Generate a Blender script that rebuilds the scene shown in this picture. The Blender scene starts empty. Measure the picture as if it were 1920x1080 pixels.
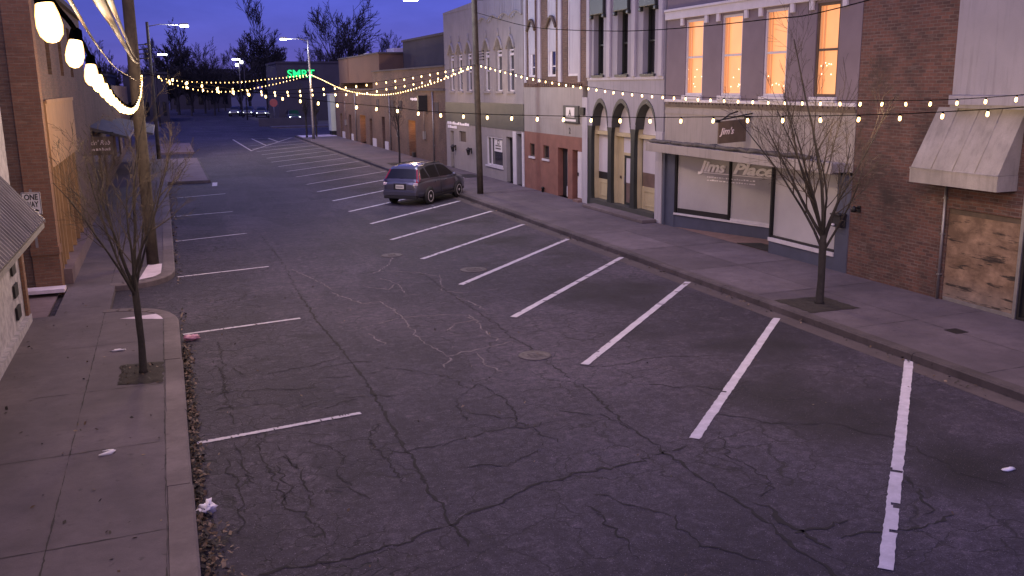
import bpy, bmesh, math, random
from mathutils import Vector, Matrix, noise
random.seed(7)
D = bpy.data
SC = bpy.context.scene
COL = SC.collection
R_ = math.radians

# ------------------------------------------------------------------ materials
def nodes(name):
    m = D.materials.new(name); m.use_nodes = True
    nt = m.node_tree; nt.nodes.clear()
    out = nt.nodes.new('ShaderNodeOutputMaterial')
    b = nt.nodes.new('ShaderNodeBsdfPrincipled')
    nt.links.new(b.outputs[0], out.inputs[0])
    return m, nt, b
def N(nt, t, **kw):
    n = nt.nodes.new(t)
    for k, v in kw.items(): setattr(n, k, v)
    return n
def L(nt, a, b): nt.links.new(a, b)
def mathn(nt, op, a, b=None, c=None):
    n = N(nt, 'ShaderNodeMath', operation=op)
    for i, v in enumerate((a, b, c)):
        if v is None: continue
        if isinstance(v, (int, float)): n.inputs[i].default_value = v
        else: L(nt, v, n.inputs[i])
    return n.outputs[0]
def mixc(nt, f, a, b, mode='MIX'):
    n = N(nt, 'ShaderNodeMix', data_type='RGBA', blend_type=mode)
    for i, v in ((0, f), (6, a), (7, b)):
        if isinstance(v, (int, float)): n.inputs[i].default_value = v
        elif isinstance(v, tuple): n.inputs[i].default_value = (*v, 1) if len(v) == 3 else v
        else: L(nt, v, n.inputs[i])
    return n.outputs[2]
def noise_fac(nt, vec, scale, detail=6, rough=.6, lo=.3, hi=.7):
    n = N(nt, 'ShaderNodeTexNoise'); n.inputs['Scale'].default_value = scale
    n.inputs['Detail'].default_value = detail; n.inputs['Roughness'].default_value = rough
    L(nt, vec, n.inputs['Vector'])
    r = N(nt, 'ShaderNodeMapRange'); r.inputs[1].default_value = lo; r.inputs[2].default_value = hi
    L(nt, n.outputs['Fac'], r.inputs[0]); return r.outputs[0]
def geo_pos(nt):
    return N(nt, 'ShaderNodeNewGeometry').outputs['Position']
def mul(c, k): return tuple(min(1, x*k) for x in c)
def punch(nt, c, g, k, tone=(1,1,1)):
    gm = N(nt, 'ShaderNodeGamma'); gm.inputs[1].default_value = g; L(nt, c, gm.inputs[0])
    v = N(nt, 'ShaderNodeVectorMath', operation='MULTIPLY'); v.inputs[1].default_value = tuple(k*t for t in tone); L(nt, gm.outputs[0], v.inputs[0]); return v.outputs[0]
def bump(nt, b, h, strength, dist=.01):
    n = N(nt, 'ShaderNodeBump'); n.inputs['Strength'].default_value = strength; n.inputs['Distance'].default_value = dist
    L(nt, h, n.inputs['Height']); L(nt, n.outputs[0], b.inputs['Normal'])

def plain(name, col, rough=.6, var=.25, scale=3., metal=0., coat=0., fine=40., bstr=.15, streak=False):
    """painted / plastered / metal surface with blotches, fine grain and optional vertical streaks"""
    m, nt, b = nodes(name)
    p = geo_pos(nt)
    f1 = noise_fac(nt, p, scale); f2 = noise_fac(nt, p, fine, 3)
    c = mixc(nt, f1, mul(col, 1-var), mul(col, 1+var))
    c = mixc(nt, mathn(nt, 'MULTIPLY', f2, .35), c, mul(col, 1-var*1.3))
    if streak:
        mp = N(nt, 'ShaderNodeMapping'); mp.inputs['Scale'].default_value = (7, 7, .5); L(nt, p, mp.inputs[0])
        f3 = noise_fac(nt, mp.outputs[0], 1.2, 5, .65, .5, .8)
        c = mixc(nt, mathn(nt, 'MULTIPLY', f3, .6), c, mul(col, .45))
    L(nt, c, b.inputs['Base Color'])
    b.inputs['Roughness'].default_value = rough; b.inputs['Metallic'].default_value = metal
    b.inputs['Coat Weight'].default_value = coat
    bump(nt, b, f2, bstr, .006)
    return m
def brick(name, c1, c2, mortar, dirt=.5, dirtcol=(.02,.016,.015), big=.7, offs=(0,0)):
    m, nt, b = nodes(name)
    p = geo_pos(nt)
    s = N(nt, 'ShaderNodeSeparateXYZ'); L(nt, p, s.inputs[0])
    u = mathn(nt, 'ADD', s.outputs[0], s.outputs[1])
    cb = N(nt, 'ShaderNodeCombineXYZ'); L(nt, u, cb.inputs[0]); L(nt, s.outputs[2], cb.inputs[1])
    w = N(nt, 'ShaderNodeTexNoise'); w.inputs['Scale'].default_value = 1.3; L(nt, p, w.inputs['Vector'])
    ad = N(nt, 'ShaderNodeVectorMath', operation='MULTIPLY_ADD'); ad.inputs[1].default_value = (.02,.02,.0)
    L(nt, w.outputs['Color'], ad.inputs[0]); L(nt, cb.outputs[0], ad.inputs[2])
    bt = N(nt, 'ShaderNodeTexBrick'); L(nt, ad.outputs[0], bt.inputs['Vector'])
    bt.inputs['Scale'].default_value = 1; bt.inputs['Brick Width'].default_value = .215; bt.inputs['Row Height'].default_value = .075
    bt.inputs['Mortar Size'].default_value = .009; bt.inputs['Mortar Smooth'].default_value = .3; bt.inputs['Bias'].default_value = -.1
    for i, c in ((1, c1), (2, c2), (3, mortar)): bt.inputs[i].default_value = (*c, 1)
    f = noise_fac(nt, p, big, 7, .65, .42, .68); f2 = noise_fac(nt, p, 9, 5, .7, .35, .75)
    c = mixc(nt, mathn(nt, 'MULTIPLY', f, dirt), bt.outputs['Color'], dirtcol)
    c = mixc(nt, mathn(nt, 'MULTIPLY', f2, .45), c, mul(c1, .45))
    mp = N(nt, 'ShaderNodeMapping'); mp.inputs['Scale'].default_value = (5,5,55); L(nt, p, mp.inputs[0])
    f3 = noise_fac(nt, mp.outputs[0], .5, 3, .6, .55, .75)
    c = mixc(nt, mathn(nt, 'MULTIPLY', f3, .6), c, mul(mortar, 1.5))
    L(nt, c, b.inputs['Base Color']); b.inputs['Roughness'].default_value = .85
    inv = mathn(nt, 'SUBTRACT', 1.0, bt.outputs['Fac'])
    bump(nt, b, inv, .6, .012)
    return m
def emit(name, col, strength, sample=False, vary=None):
    m, nt, b = nodes(name)
    b.inputs['Base Color'].default_value = (*mul(col, .5), 1)
    b.inputs['Emission Color'].default_value = (*col, 1); b.inputs['Emission Strength'].default_value = strength
    if vary:
        p = geo_pos(nt); mp = N(nt, 'ShaderNodeMapping'); mp.inputs['Scale'].default_value = vary; L(nt, p, mp.inputs[0])
        f = noise_fac(nt, mp.outputs[0], 1.0, 4, .6, .3, .7)
        L(nt, mixc(nt, f, mul(col, .74), mul(col, 1.12)), b.inputs['Emission Color'])
    if not sample:
        try: m.cycles.emission_sampling = 'NONE'
        except Exception: pass
    return m
def asphalt(name):
    m, nt, b = nodes(name)
    p = geo_pos(nt)
    s = N(nt, 'ShaderNodeSeparateXYZ'); L(nt, p, s.inputs[0])
    big = noise_fac(nt, p, .22, 6, .6, .35, .68)
    mid = noise_fac(nt, p, 1.4, 6, .65, .35, .7)
    fine = noise_fac(nt, p, 38, 4, .8, .33, .67)
    grit = noise_fac(nt, p, 120, 2, .7, .3, .7)
    mott = noise_fac(nt, p, 7.5, 6, .75, .38, .66)
    c = mixc(nt, big, (.05,.044,.055), (.150,.130,.138))
    c = mixc(nt, mathn(nt, 'MULTIPLY', mid, .6), c, (.062,.053,.062))
    # streaks of wear along the lane
    mp = N(nt, 'ShaderNodeMapping'); mp.inputs['Scale'].default_value = (1.6, .12, 1); L(nt, p, mp.inputs[0])
    st = noise_fac(nt, mp.outputs[0], 1.0, 5, .6, .45, .75)
    c = mixc(nt, mathn(nt, 'MULTIPLY', st, .45), c, (.15,.128,.13))
    # short cross wear
    mp2 = N(nt, 'ShaderNodeMapping'); mp2.inputs['Scale'].default_value = (.5, 2.6, 1); L(nt, p, mp2.inputs[0])
    st2 = noise_fac(nt, mp2.outputs[0], 1.0, 6, .7, .5, .72)
    c = mixc(nt, mathn(nt, 'MULTIPLY', st2, .5), c, (.045,.038,.046))
    # repair patches and paving passes: cells of slightly different age
    pm = N(nt, 'ShaderNodeMapping'); pm.inputs['Scale'].default_value = (.42, .2, 1); L(nt, p, pm.inputs[0])
    pw = N(nt, 'ShaderNodeTexNoise'); pw.inputs['Scale'].default_value = 1.1; pw.inputs['Detail'].default_value = 6; L(nt, p, pw.inputs['Vector'])
    pa = N(nt, 'ShaderNodeVectorMath', operation='MULTIPLY_ADD'); pa.inputs[1].default_value = (.35,.35,0); L(nt, pw.outputs['Color'], pa.inputs[0]); L(nt, pm.outputs[0], pa.inputs[2])
    pv = N(nt, 'ShaderNodeTexVoronoi'); pv.inputs['Scale'].default_value = 1.0; L(nt, pa.outputs[0], pv.inputs['Vector'])
    ps_ = N(nt, 'ShaderNodeSeparateColor'); L(nt, pv.outputs['Color'], ps_.inputs[0])
    c = mixc(nt, mathn(nt, 'MULTIPLY', ps_.outputs[0], .5), c, (.040,.034,.043))
    scab = noise_fac(nt, p, 3.6, 8, .78, .52, .62)
    c = mixc(nt, mathn(nt, 'MULTIPLY', scab, .5), c, (.155,.132,.135))
    # oil staining in the parking bays
    oil = noise_fac(nt, p, .38, 4, .55, .47, .66)
    inb = N(nt, 'ShaderNodeMapRange', interpolation_type='SMOOTHSTEP'); L(nt, s.outputs[0], inb.inputs[0]); inb.inputs[1].default_value = 7.2; inb.inputs[2].default_value = 9.2
    ino = N(nt, 'ShaderNodeMapRange', interpolation_type='SMOOTHSTEP'); L(nt, s.outputs[0], ino.inputs[0]); ino.inputs[1].default_value = 12.3; ino.inputs[2].default_value = 10.9
    band = mathn(nt, 'MULTIPLY', inb.outputs[0], ino.outputs[0])
    lft = N(nt, 'ShaderNodeMapRange', interpolation_type='SMOOTHSTEP'); L(nt, s.outputs[0], lft.inputs[0]); lft.inputs[1].default_value = 2.9; lft.inputs[2].default_value = 1.6
    o = mathn(nt, 'MULTIPLY', oil, mathn(nt, 'ADD', mathn(nt, 'MULTIPLY', band, 1.0), mathn(nt, 'MULTIPLY', lft.outputs[0], .35)))
    c = mixc(nt, o, c, (.018,.016,.022))
    # fine crazing
    wob = N(nt, 'ShaderNodeTexNoise'); wob.inputs['Scale'].default_value = 2.2; wob.inputs['Detail'].default_value = 5; L(nt, p, wob.inputs['Vector'])
    ad = N(nt, 'ShaderNodeVectorMath', operation='MULTIPLY_ADD'); ad.inputs[1].default_value = (.7,.7,0); L(nt, wob.outputs['Color'], ad.inputs[0]); L(nt, p, ad.inputs[2])
    v = N(nt, 'ShaderNodeTexVoronoi', feature='DISTANCE_TO_EDGE'); v.inputs['Scale'].default_value = 1.15; L(nt, ad.outputs[0], v.inputs['Vector'])
    cr = N(nt, 'ShaderNodeMapRange'); cr.inputs[1].default_value = .004; cr.inputs[2].default_value = .02; cr.inputs[3].default_value = 1; cr.inputs[4].default_value = 0
    L(nt, v.outputs['Distance'], cr.inputs[0])
    cm = noise_fac(nt, p, .45, 4, .6, .42, .56)
    v2 = N(nt, 'ShaderNodeTexVoronoi', feature='DISTANCE_TO_EDGE'); v2.inputs['Scale'].default_value = 3.1; L(nt, ad.outputs[0], v2.inputs['Vector'])
    cr2 = N(nt, 'ShaderNodeMapRange'); cr2.inputs[1].default_value = .004; cr2.inputs[2].default_value = .03; cr2.inputs[3].default_value = 1; cr2.inputs[4].default_value = 0
    L(nt, v2.outputs['Distance'], cr2.inputs[0])
    cm2 = mathn(nt, 'MULTIPLY', noise_fac(nt, p, .6, 4, .6, .42, .54), mathn(nt, 'ADD', mathn(nt, 'MULTIPLY', lft.outputs[0], .9), .22))
    crk = mathn(nt, 'MAXIMUM', mathn(nt, 'MULTIPLY', mathn(nt, 'MULTIPLY', cr.outputs[0], cm), .7), mathn(nt, 'MULTIPLY', cr2.outputs[0], cm2))
    c = mixc(nt, mathn(nt, 'MULTIPLY', crk, .95), c, (.010,.012,.015))
    c = mixc(nt, mathn(nt, 'MULTIPLY', mott, .72), c, (.030,.026,.034))
    c = mixc(nt, mathn(nt, 'MULTIPLY', fine, .7), c, (.018,.016,.021))
    sp = noise_fac(nt, p, 60, 2, .5, .66, .72)
    c = mixc(nt, mathn(nt, 'MULTIPLY', sp, .55), c, (.26,.22,.24))
    c = punch(nt, c, 1.7, 6.6, (.88,.94,1.12))
    L(nt, c, b.inputs['Base Color'])
    b.inputs['Roughness'].default_value = .78; b.inputs['Specular IOR Level'].default_value = .3
    bump(nt, b, mathn(nt, 'SUBTRACT', mathn(nt, 'ADD', mathn(nt, 'MULTIPLY', fine, .6), mathn(nt, 'MULTIPLY', grit, .5)), mathn(nt, 'MULTIPLY', crk, 2.)), .45, .012)
    return m
def concrete(name, c0=(.088,.074,.080), c1=(.135,.114,.118), spotty=.5):
    m, nt, b = nodes(name)
    p = geo_pos(nt)
    big = noise_fac(nt, p, .5, 6, .6, .33, .68); mid = noise_fac(nt, p, 3.2, 6, .7, .4, .72)
    fine = noise_fac(nt, p, 70, 3, .7, .3, .7); spots = noise_fac(nt, p, 7, 3, .5, .66, .74)
    c = mixc(nt, big, c0, c1)
    c = mixc(nt, mathn(nt, 'MULTIPLY', mid, .5), c, mul(c0, .72))
    c = mixc(nt, mathn(nt, 'MULTIPLY', spots, spotty), c, mul(c0, .5))
    c = mixc(nt, mathn(nt, 'MULTIPLY', fine, .3), c, mul(c1, .6))
    c = punch(nt, c, 1.6, 3.5, (.88,.93,1.04))
    L(nt, c, b.inputs['Base Color']); b.inputs['Roughness'].default_value = .85
    bump(nt, b, fine, .3, .006)
    return m
def boards(name):
    m, nt, b = nodes(name)
    p = geo_pos(nt)
    s = N(nt, 'ShaderNodeSeparateXYZ'); L(nt, p, s.inputs[0])
    mp = N(nt, 'ShaderNodeMapping'); mp.inputs['Scale'].default_value = (1, 1.0, 2.4); L(nt, p, mp.inputs[0])
    mp2 = N(nt, 'ShaderNodeMapping'); mp2.inputs['Scale'].default_value = (1, .9, 6.5); L(nt, p, mp2.inputs[0])
    f = noise_fac(nt, mp.outputs[0], 1.0, 8, .68, .36, .66); f2 = noise_fac(nt, p, 1.5, 7, .7, .44, .6); f3 = noise_fac(nt, mp2.outputs[0], 1.05, 6, .62, .56, .62)
    g1 = N(nt, 'ShaderNodeMapRange'); L(nt, s.outputs[2], g1.inputs[0]); g1.inputs[1].default_value = .75; g1.inputs[2].default_value = .2   # paler grey towards the foot of the sheets
    c = mixc(nt, f, (.10,.06,.036), (.33,.22,.15))
    c = mixc(nt, mathn(nt, 'MULTIPLY', f2, .7), c, (.085,.052,.034))
    c = mixc(nt, mathn(nt, 'MULTIPLY', g1.outputs[0], .55), c, (.19,.165,.155))
    c = mixc(nt, mathn(nt, 'MULTIPLY', f3, .92), c, (.010,.008,.008))
    L(nt, c, b.inputs['Base Color']); b.inputs['Roughness'].default_value = .8
    bump(nt, b, f, .4, .01)
    return m

M = {}
M['asphalt'] = asphalt('asphalt')
M['ground'] = plain('outer ground', (.07,.06,.065), .9, .3, .1)
M['walk'] = concrete('pavement concrete')
M['kerb'] = concrete('kerb concrete', (.10,.083,.082), (.17,.145,.14), .4)
M['kerb2'] = concrete('kerb concrete dark', (.055,.045,.045), (.13,.11,.108), .7)
M['pale_conc'] = concrete('pale concrete', (.3,.26,.27), (.4,.36,.37), .2)
M['pink_conc'] = concrete('pink concrete', (.13,.10,.098), (.185,.145,.145), .3)
M['line'] = plain('worn road paint', (.45,.425,.47), .7, .2, 5, fine=30)
M['line_far'] = plain('faded road paint', (.3,.27,.3), .7, .3, 4)
M['joint'] = plain('joint dirt', (.03,.026,.028), .95, .3, 8)
M['crack_dark'] = plain('open crack', (.010,.009,.011), .95, .3, 8)
M['crack_pale'] = plain('sealed crack', (.15,.13,.14), .9, .5, 3)
M['soil'] = plain('bare soil', (.022,.017,.014), .95, .5, 14, bstr=.9)
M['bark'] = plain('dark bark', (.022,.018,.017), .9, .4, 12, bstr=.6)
M['bark_lit'] = plain('warm lit twigs', (.05,.038,.03), .9, .4, 12)  # lit copy of the bark: warm light put into the crown colour
M['far_twig'] = plain('far twigs', (.035,.029,.03), .9, .2, .5)
M['pole_wood'] = plain('weathered pole wood', (.048,.038,.03), .9, .4, 6, bstr=.5, streak=True)
M['metal_dark'] = plain('dark metal', (.02,.02,.022), .5, .2, 5, .6)
M['metal_grey'] = plain('galvanised metal', (.28,.27,.28), .5, .2, 5, .7)
M['wire'] = plain('black cable', (.006,.0055,.005), 1., .2); M['wire'].node_tree.nodes['Principled BSDF'].inputs['Specular IOR Level'].default_value = 0
M['wire_brown'] = plain('brown cable', (.05,.034,.02), .7, .3, 20)
def bulb_mat(name, core, edge, k):
    m, nt, b = nodes(name)
    lw = N(nt, 'ShaderNodeLayerWeight'); lw.inputs['Blend'].default_value = .45
    oi = N(nt, 'ShaderNodeObjectInfo')
    L(nt, mixc(nt, lw.outputs['Facing'], core, edge), b.inputs['Emission Color'])
    st = mathn(nt, 'MULTIPLY', mathn(nt, 'ADD', mathn(nt, 'MULTIPLY', oi.outputs['Random'], .6), .7), mathn(nt, 'SUBTRACT', k, mathn(nt, 'MULTIPLY', lw.outputs['Facing'], k*.72)))
    L(nt, st, b.inputs['Emission Strength']); b.inputs['Base Color'].default_value = (.5,.3,.1,1)
    try: m.cycles.emission_sampling = 'NONE'
    except Exception: pass
    return m
M['bulb'] = bulb_mat('warm lamp', (1., .72, .34), (1., .46, .10), 4.2)
M['bulb_far'] = bulb_mat('warm lamp far', (1., .64, .24), (1., .5, .12), 3.2)
M['lamp_white'] = emit('white lamp', (.86,.9,1.), 7.)
M['head_white'] = emit('white headlight', (.9,.95,1.), 2.5)
M['fairy'] = emit('fairy lamp', (1.,.78,.45), 1.8)
M['lit_window'] = emit('lit window', (1.0, .38, .15), .47, vary=(1, .9, .55))
M['lit_jamb'] = emit('lit blind edge', (.9, .4, .17), .2)
M['green_neon'] = emit('green sign lamp', (.02, .9, .22), .7)
M['red_brick'] = brick('red brick dark', (.135,.058,.044), (.055,.029,.027), (.125,.098,.088), 1.0, big=.55)
M['brick_brown'] = brick('brown brick', (.15,.082,.058), (.09,.05,.038), (.14,.11,.09), .5)
M['brick_orange'] = brick('orange brick', (.22,.105,.062), (.17,.082,.05), (.18,.13,.09), .4)
M['brick_red_paint'] = plain('painted red brick', (.19,.082,.062), .75, .2, 2.5, bstr=.3)
M['white_brick'] = plain('white painted brick', (.33,.315,.35), .8, .38, 6, bstr=.6)
M['mauve'] = plain('mauve painted wall', (.155,.125,.15), .8, .14, 1.2, streak=False)
M['white_wall'] = plain('white painted wall', (.36,.345,.39), .75, .1, .9, streak=True)
M['lav_wall'] = plain('pale grey painted wall', (.245,.235,.275), .75, .12, .9, streak=True)
M['beige'] = plain('beige stucco', (.235,.215,.22), .85, .12, 1.2, streak=True)
M['cream'] = plain('cream panel', (.265,.242,.232), .8, .1, 1.2, streak=True)
M['awning'] = plain('dusty awning', (.27,.25,.238), .8, .25, 1.6, streak=True)
M['yellow_cream'] = plain('yellow cream paint', (.42,.36,.22), .6, .12, 2)
M['white_trim'] = plain('white trim', (.48,.46,.5), .6, .1, 3)
M['blue_paint'] = plain('slate blue paint', (.055,.062,.10), .55, .18, 2)
M['green_black'] = plain('black green paint', (.016,.02,.018), .5, .2, 3)
M['dark_green'] = plain('dark green fascia', (.045,.047,.044), .6, .2, 2)
M['black'] = plain('black opening', (.008,.007,.009), .6, .2)
M['void'] = plain('dark interior', (.006,.005,.007), .9, .2)
M['dark_glass'] = plain('dark glass', (.012,.012,.016), .06, .2, 2, coat=.5, bstr=0)
M['blind'] = plain('pale blind behind glass', (.38,.37,.385), .3, .16, .6, coat=.35, bstr=.02)  # blotches in the colour stand in for uneven reflections on the glass
M['white_blind'] = plain('white blind behind glass', (.50,.48,.53), .4, .06, 1, coat=.3, bstr=.02)
M['brown_glass'] = plain('brown interior glass', (.15,.105,.09), .3, .25, 3, coat=.3)
M['tarp'] = plain('dirty tarp', (.075,.068,.066), .8, .5, 3)
M['brown_wood'] = plain('brown wood', (.085,.06,.042), .7, .3, 3, streak=True)
M['boards'] = boards('weathered plywood')
M['orange_wood'] = plain('orange wood panel', (.30,.175,.085), .7, .2, 1.3, streak=True)
M['slat_wood'] = plain('slat wood', (.26,.155,.08), .7, .25, 2, streak=True)
M['floor_brick'] = plain('pink paver floor', (.17,.105,.095), .85, .2, 4)
M['roofing'] = plain('roofing', (.05,.045,.05), .9, .2)
M['corr'] = plain('corrugated metal', (.12,.11,.135), .85, .3, 2.5, .0)
M['far_brick'] = plain('far brown brick', (.125,.072,.05), .9, .15, .5)
M['far_dark'] = plain('far dark wall', (.06,.05,.056), .9, .2, .4)
M['far_grey'] = plain('far grey wall', (.075,.064,.07), .9, .2, .4)
M['pale_green'] = plain('pale green panel', (.42,.46,.41), .8, .08, 1)
M['sign_white'] = plain('sign white', (.62,.6,.6), .5, .06, 4)
M['sign_black'] = plain('sign black', (.012,.012,.012), .5, .1)
M['letter'] = plain('white letters', (.88,.85,.88), .5, .06, 8)
M['letter_pink'] = plain('pale letters', (.62,.52,.5), .5, .06, 8)
M['red_sign'] = plain('red sign', (.5,.13,.08), .6, .1)
M['car_paint'] = plain('grey car paint', (.105,.105,.135), .28, .06, 2, .5, 1., bstr=0)
M['car_paint_far'] = plain('dark car paint', (.04,.04,.05), .35, .06, 2, .3, 1., bstr=0)
M['tyre'] = plain('tyre rubber', (.012,.012,.012), .85, .2, 10)
M['alloy'] = plain('alloy rim', (.6,.58,.6), .45, .1, 5, .3)
M['car_glass'] = plain('car glass', (.003,.003,.004), .3, .1, 2, coat=0., bstr=0)
M['cladding'] = plain('black cladding', (.016,.016,.018), .6, .1)
M['tail_red'] = plain('tail lamp red', (.22,.008,.014), .2, .1, coat=1.)
M['tail_clear'] = plain('tail lamp clear', (.6,.5,.55), .2, .1, coat=1.)
M['plate'] = plain('number plate', (.6,.58,.5), .5, .1)
M['pink_bag'] = plain('pink bag', (.50,.24,.33), .5, .25, 9)
M['white_bag'] = plain('white bag', (.75,.72,.8), .5, .1, 12)
M['paper'] = plain('crumpled paper', (.62,.6,.64), .7, .12, 12)
M['leaf_a'] = plain('dry brown leaf', (.085,.052,.03), .8, .4, 30)
M['leaf_b'] = plain('pale dry leaf', (.20,.145,.10), .8, .4, 30)
M['leaf_c'] = plain('wet dark leaf', (.02,.015,.012), .7, .3, 30)
M['iron'] = plain('cast iron', (.085,.073,.076), .8, .5, 9, .0)

# ------------------------------------------------------------------ mesh helpers
class MB:
    def __init__(s): s.v = []; s.f = []; s.mi = []; s.sm = []
    def add(s, vs, fs, mi=0, smooth=False):
        o = len(s.v); s.v += [tuple(v) for v in vs]
        for f in fs: s.f.append([i+o for i in f]); s.mi.append(mi); s.sm.append(smooth)
        return s
    def box(s, x0, x1, y0, y1, z0, z1, mi=0):
        if x0 > x1: x0, x1 = x1, x0
        if y0 > y1: y0, y1 = y1, y0
        if z0 > z1: z0, z1 = z1, z0
        vs = [(x, y, z) for x in (x0, x1) for y in (y0, y1) for z in (z0, z1)]
        return s.add(vs, [(0,1,3,2),(4,6,7,5),(0,4,5,1),(2,3,7,6),(0,2,6,4),(1,5,7,3)], mi)
    def quad(s, a, b, c, d, mi=0): return s.add([a, b, c, d], [(0,1,2,3)], mi)
    def poly(s, pts, mi=0): return s.add(pts, [tuple(range(len(pts)))], mi)
    def prism(s, pts, vec, mi=0):
        n = len(pts); v = Vector(vec)
        vs = [Vector(p) for p in pts] + [Vector(p)+v for p in pts]
        fs = [tuple(range(n))[::-1], tuple(range(n, 2*n))] + [(i, (i+1) % n, n+(i+1) % n, n+i) for i in range(n)]
        return s.add(vs, fs, mi)
    def tube(s, path, rad, n=6, mi=0, cap=True, smooth=True):
        path = [Vector(p) for p in path]
        if isinstance(rad, (int, float)): rad = [rad]*len(path)
        vs = []; 
        prev = None
        for i, p in enumerate(path):
            t = (path[min(i+1, len(path)-1)] - path[max(i-1, 0)])
            if t.length < 1e-9: t = Vector((0,0,1))
            t.normalize()
            if prev is None:
                a = t.cross(Vector((0,0,1)))
                if a.length < .05: a = t.cross(Vector((1,0,0)))
            else: a = prev - t*prev.dot(t)
            if a.length < 1e-6: a = t.orthogonal()
            a.normalize(); prev = a; bb = t.cross(a)
            for k in range(n):
                an = 2*math.pi*k/n
                vs.append(p + (a*math.cos(an) + bb*math.sin(an))*rad[i])
        fs = []
        for i in range(len(path)-1):
            for k in range(n):
                fs.append((i*n+k, i*n+(k+1) % n, (i+1)*n+(k+1) % n, (i+1)*n+k))
        if cap and n > 2: fs += [tuple(range(n))[::-1], tuple(range((len(path)-1)*n, len(path)*n))]
        return s.add(vs, fs, mi, smooth)
    def lathe(s, prof, center, axis='z', n=16, mi=0, smooth=True):
        c = Vector(center); vs = []; fs = []
        for r, h in prof:
            for k in range(n):
                a = 2*math.pi*k/n; x, y = r*math.cos(a), r*math.sin(a)
                vs.append(c + (Vector((x, y, h)) if axis == 'z' else Vector((x, h, y)) if axis == 'y' else Vector((h, x, y))))
        for i in range(len(prof)-1):
            for k in range(n): fs.append((i*n+k, i*n+(k+1) % n, (i+1)*n+(k+1) % n, (i+1)*n+k))
        fs += [tuple(range(n))[::-1], tuple(range((len(prof)-1)*n, len(prof)*n))]
        return s.add(vs, fs, mi, smooth)
    def wall(s, P, u0, u1, z0, z1, holes, depth, mi=0):
        """wall sheet with real rectangular openings; P(u,z,d) -> point"""
        us = sorted({u0, u1, *[min(max(h[i], u0), u1) for h in holes for i in (0, 1)]})
        zs = sorted({z0, z1, *[min(max(h[i], z0), z1) for h in holes for i in (2, 3)]})
        def solid(i, j):
            if i < 0 or j < 0 or i >= len(us)-1 or j >= len(zs)-1: return None
            cu, cz = (us[i]+us[i+1])/2, (zs[j]+zs[j+1])/2
            return not any(h[0] < cu < h[1] and h[2] < cz < h[3] for h in holes)
        for i in range(len(us)-1):
            for j in range(len(zs)-1):
                if not solid(i, j): continue
                a, b, c, d = us[i], us[i+1], zs[j], zs[j+1]
                s.quad(P(a,c,0), P(b,c,0), P(b,d,0), P(a,d,0), mi)
                s.quad(P(a,c,depth), P(a,d,depth), P(b,d,depth), P(b,c,depth), mi)
                if not solid(i-1, j): s.quad(P(a,c,0), P(a,d,0), P(a,d,depth), P(a,c,depth), mi)
                if not solid(i+1, j): s.quad(P(b,c,0), P(b,c,depth), P(b,d,depth), P(b,d,0), mi)
                if not solid(i, j-1): s.quad(P(a,c,0), P(a,c,depth), P(b,c,depth), P(b,c,0), mi)
                if not solid(i, j+1): s.quad(P(a,d,0), P(b,d,0), P(b,d,depth), P(a,d,depth), mi)
        return s
    def build(s, name, mats, parent=None, bevel=0., loc=None):
        if not isinstance(mats, (list, tuple)): mats = [mats]
        me = D.meshes.new(name)
        off = Vector((0,0,0)); q = parent
        while q is not None: off += q.location; q = q.parent
        if loc is not None: off = Vector(loc)
        me.from_pydata([Vector(v)-off for v in s.v], [], s.f)
        for m in mats: me.materials.append(M[m] if isinstance(m, str) else m)
        for p, mi, sm in zip(me.polygons, s.mi, s.sm): p.material_index = mi; p.use_smooth = sm
        bm = bmesh.new(); bm.from_mesh(me); bmesh.ops.remove_doubles(bm, verts=bm.verts, dist=1e-5)
        bmesh.ops.recalc_face_normals(bm, faces=bm.faces); bm.to_mesh(me); bm.free()
        o = D.objects.new(name, me); COL.objects.link(o)
        if parent is not None: o.parent = parent
        if loc is not None: o.location = loc
        if bevel:
            b = o.modifiers.new('bevel', 'BEVEL'); b.width = bevel; b.segments = 2; b.limit_method = 'ANGLE'; b.angle_limit = R_(40)
        return o
def tag(o, label, cat, group=None):
    o['label'] = label; o['category'] = cat
    if group: o['group'] = group
    return o
def thing(name, label, cat, loc, group=None):
    o = D.objects.new(name, None); COL.objects.link(o); o.location = loc; o.empty_display_size = .2
    return tag(o, label, cat, group)
def structure(o): o['kind'] = 'structure'; return o
def stuff(o): o['kind'] = 'stuff'; return o
def text(name, body, mat, origin, ux, uz, size, parent=None, shear=0., extrude=.004, bold=0., width=None, align='LEFT'):
    """flat lettering: ux = reading direction, uz = up direction"""
    cu = D.curves.new(name, 'FONT'); cu.body = body; cu.size = size; cu.shear = shear; cu.extrude = extrude
    cu.offset = bold; cu.align_x = align; cu.resolution_u = 3
    t = D.objects.new(name, cu); COL.objects.link(t)
    dg = bpy.context.evaluated_depsgraph_get(); me = D.meshes.new_from_object(t.evaluated_get(dg)); D.objects.remove(t); D.curves.remove(cu)
    ux = Vector(ux).normalized(); uz = Vector(uz).normalized(); un = ux.cross(uz)
    sx = 1.
    if width:
        xs = [v.co.x for v in me.vertices]; sx = width/(max(xs)-min(xs))
    off = Vector((0,0,0)); q = parent
    while q is not None: off += q.location; q = q.parent
    for v in me.vertices: v.co = Vector(origin) - off + ux*v.co.x*sx + uz*v.co.y + un*v.co.z
    me.materials.clear(); me.materials.append(M[mat])
    o = D.objects.new(name, me); COL.objects.link(o)
    if parent is not None: o.parent = parent
    return o
def copy_tree(o, parent=None, skip=()):
    c = o.copy(); COL.objects.link(c)
    if parent is not None: c.parent = parent
    for ch in [x for x in D.objects if x.parent == o]: copy_tree(ch, c)
    return c
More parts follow.
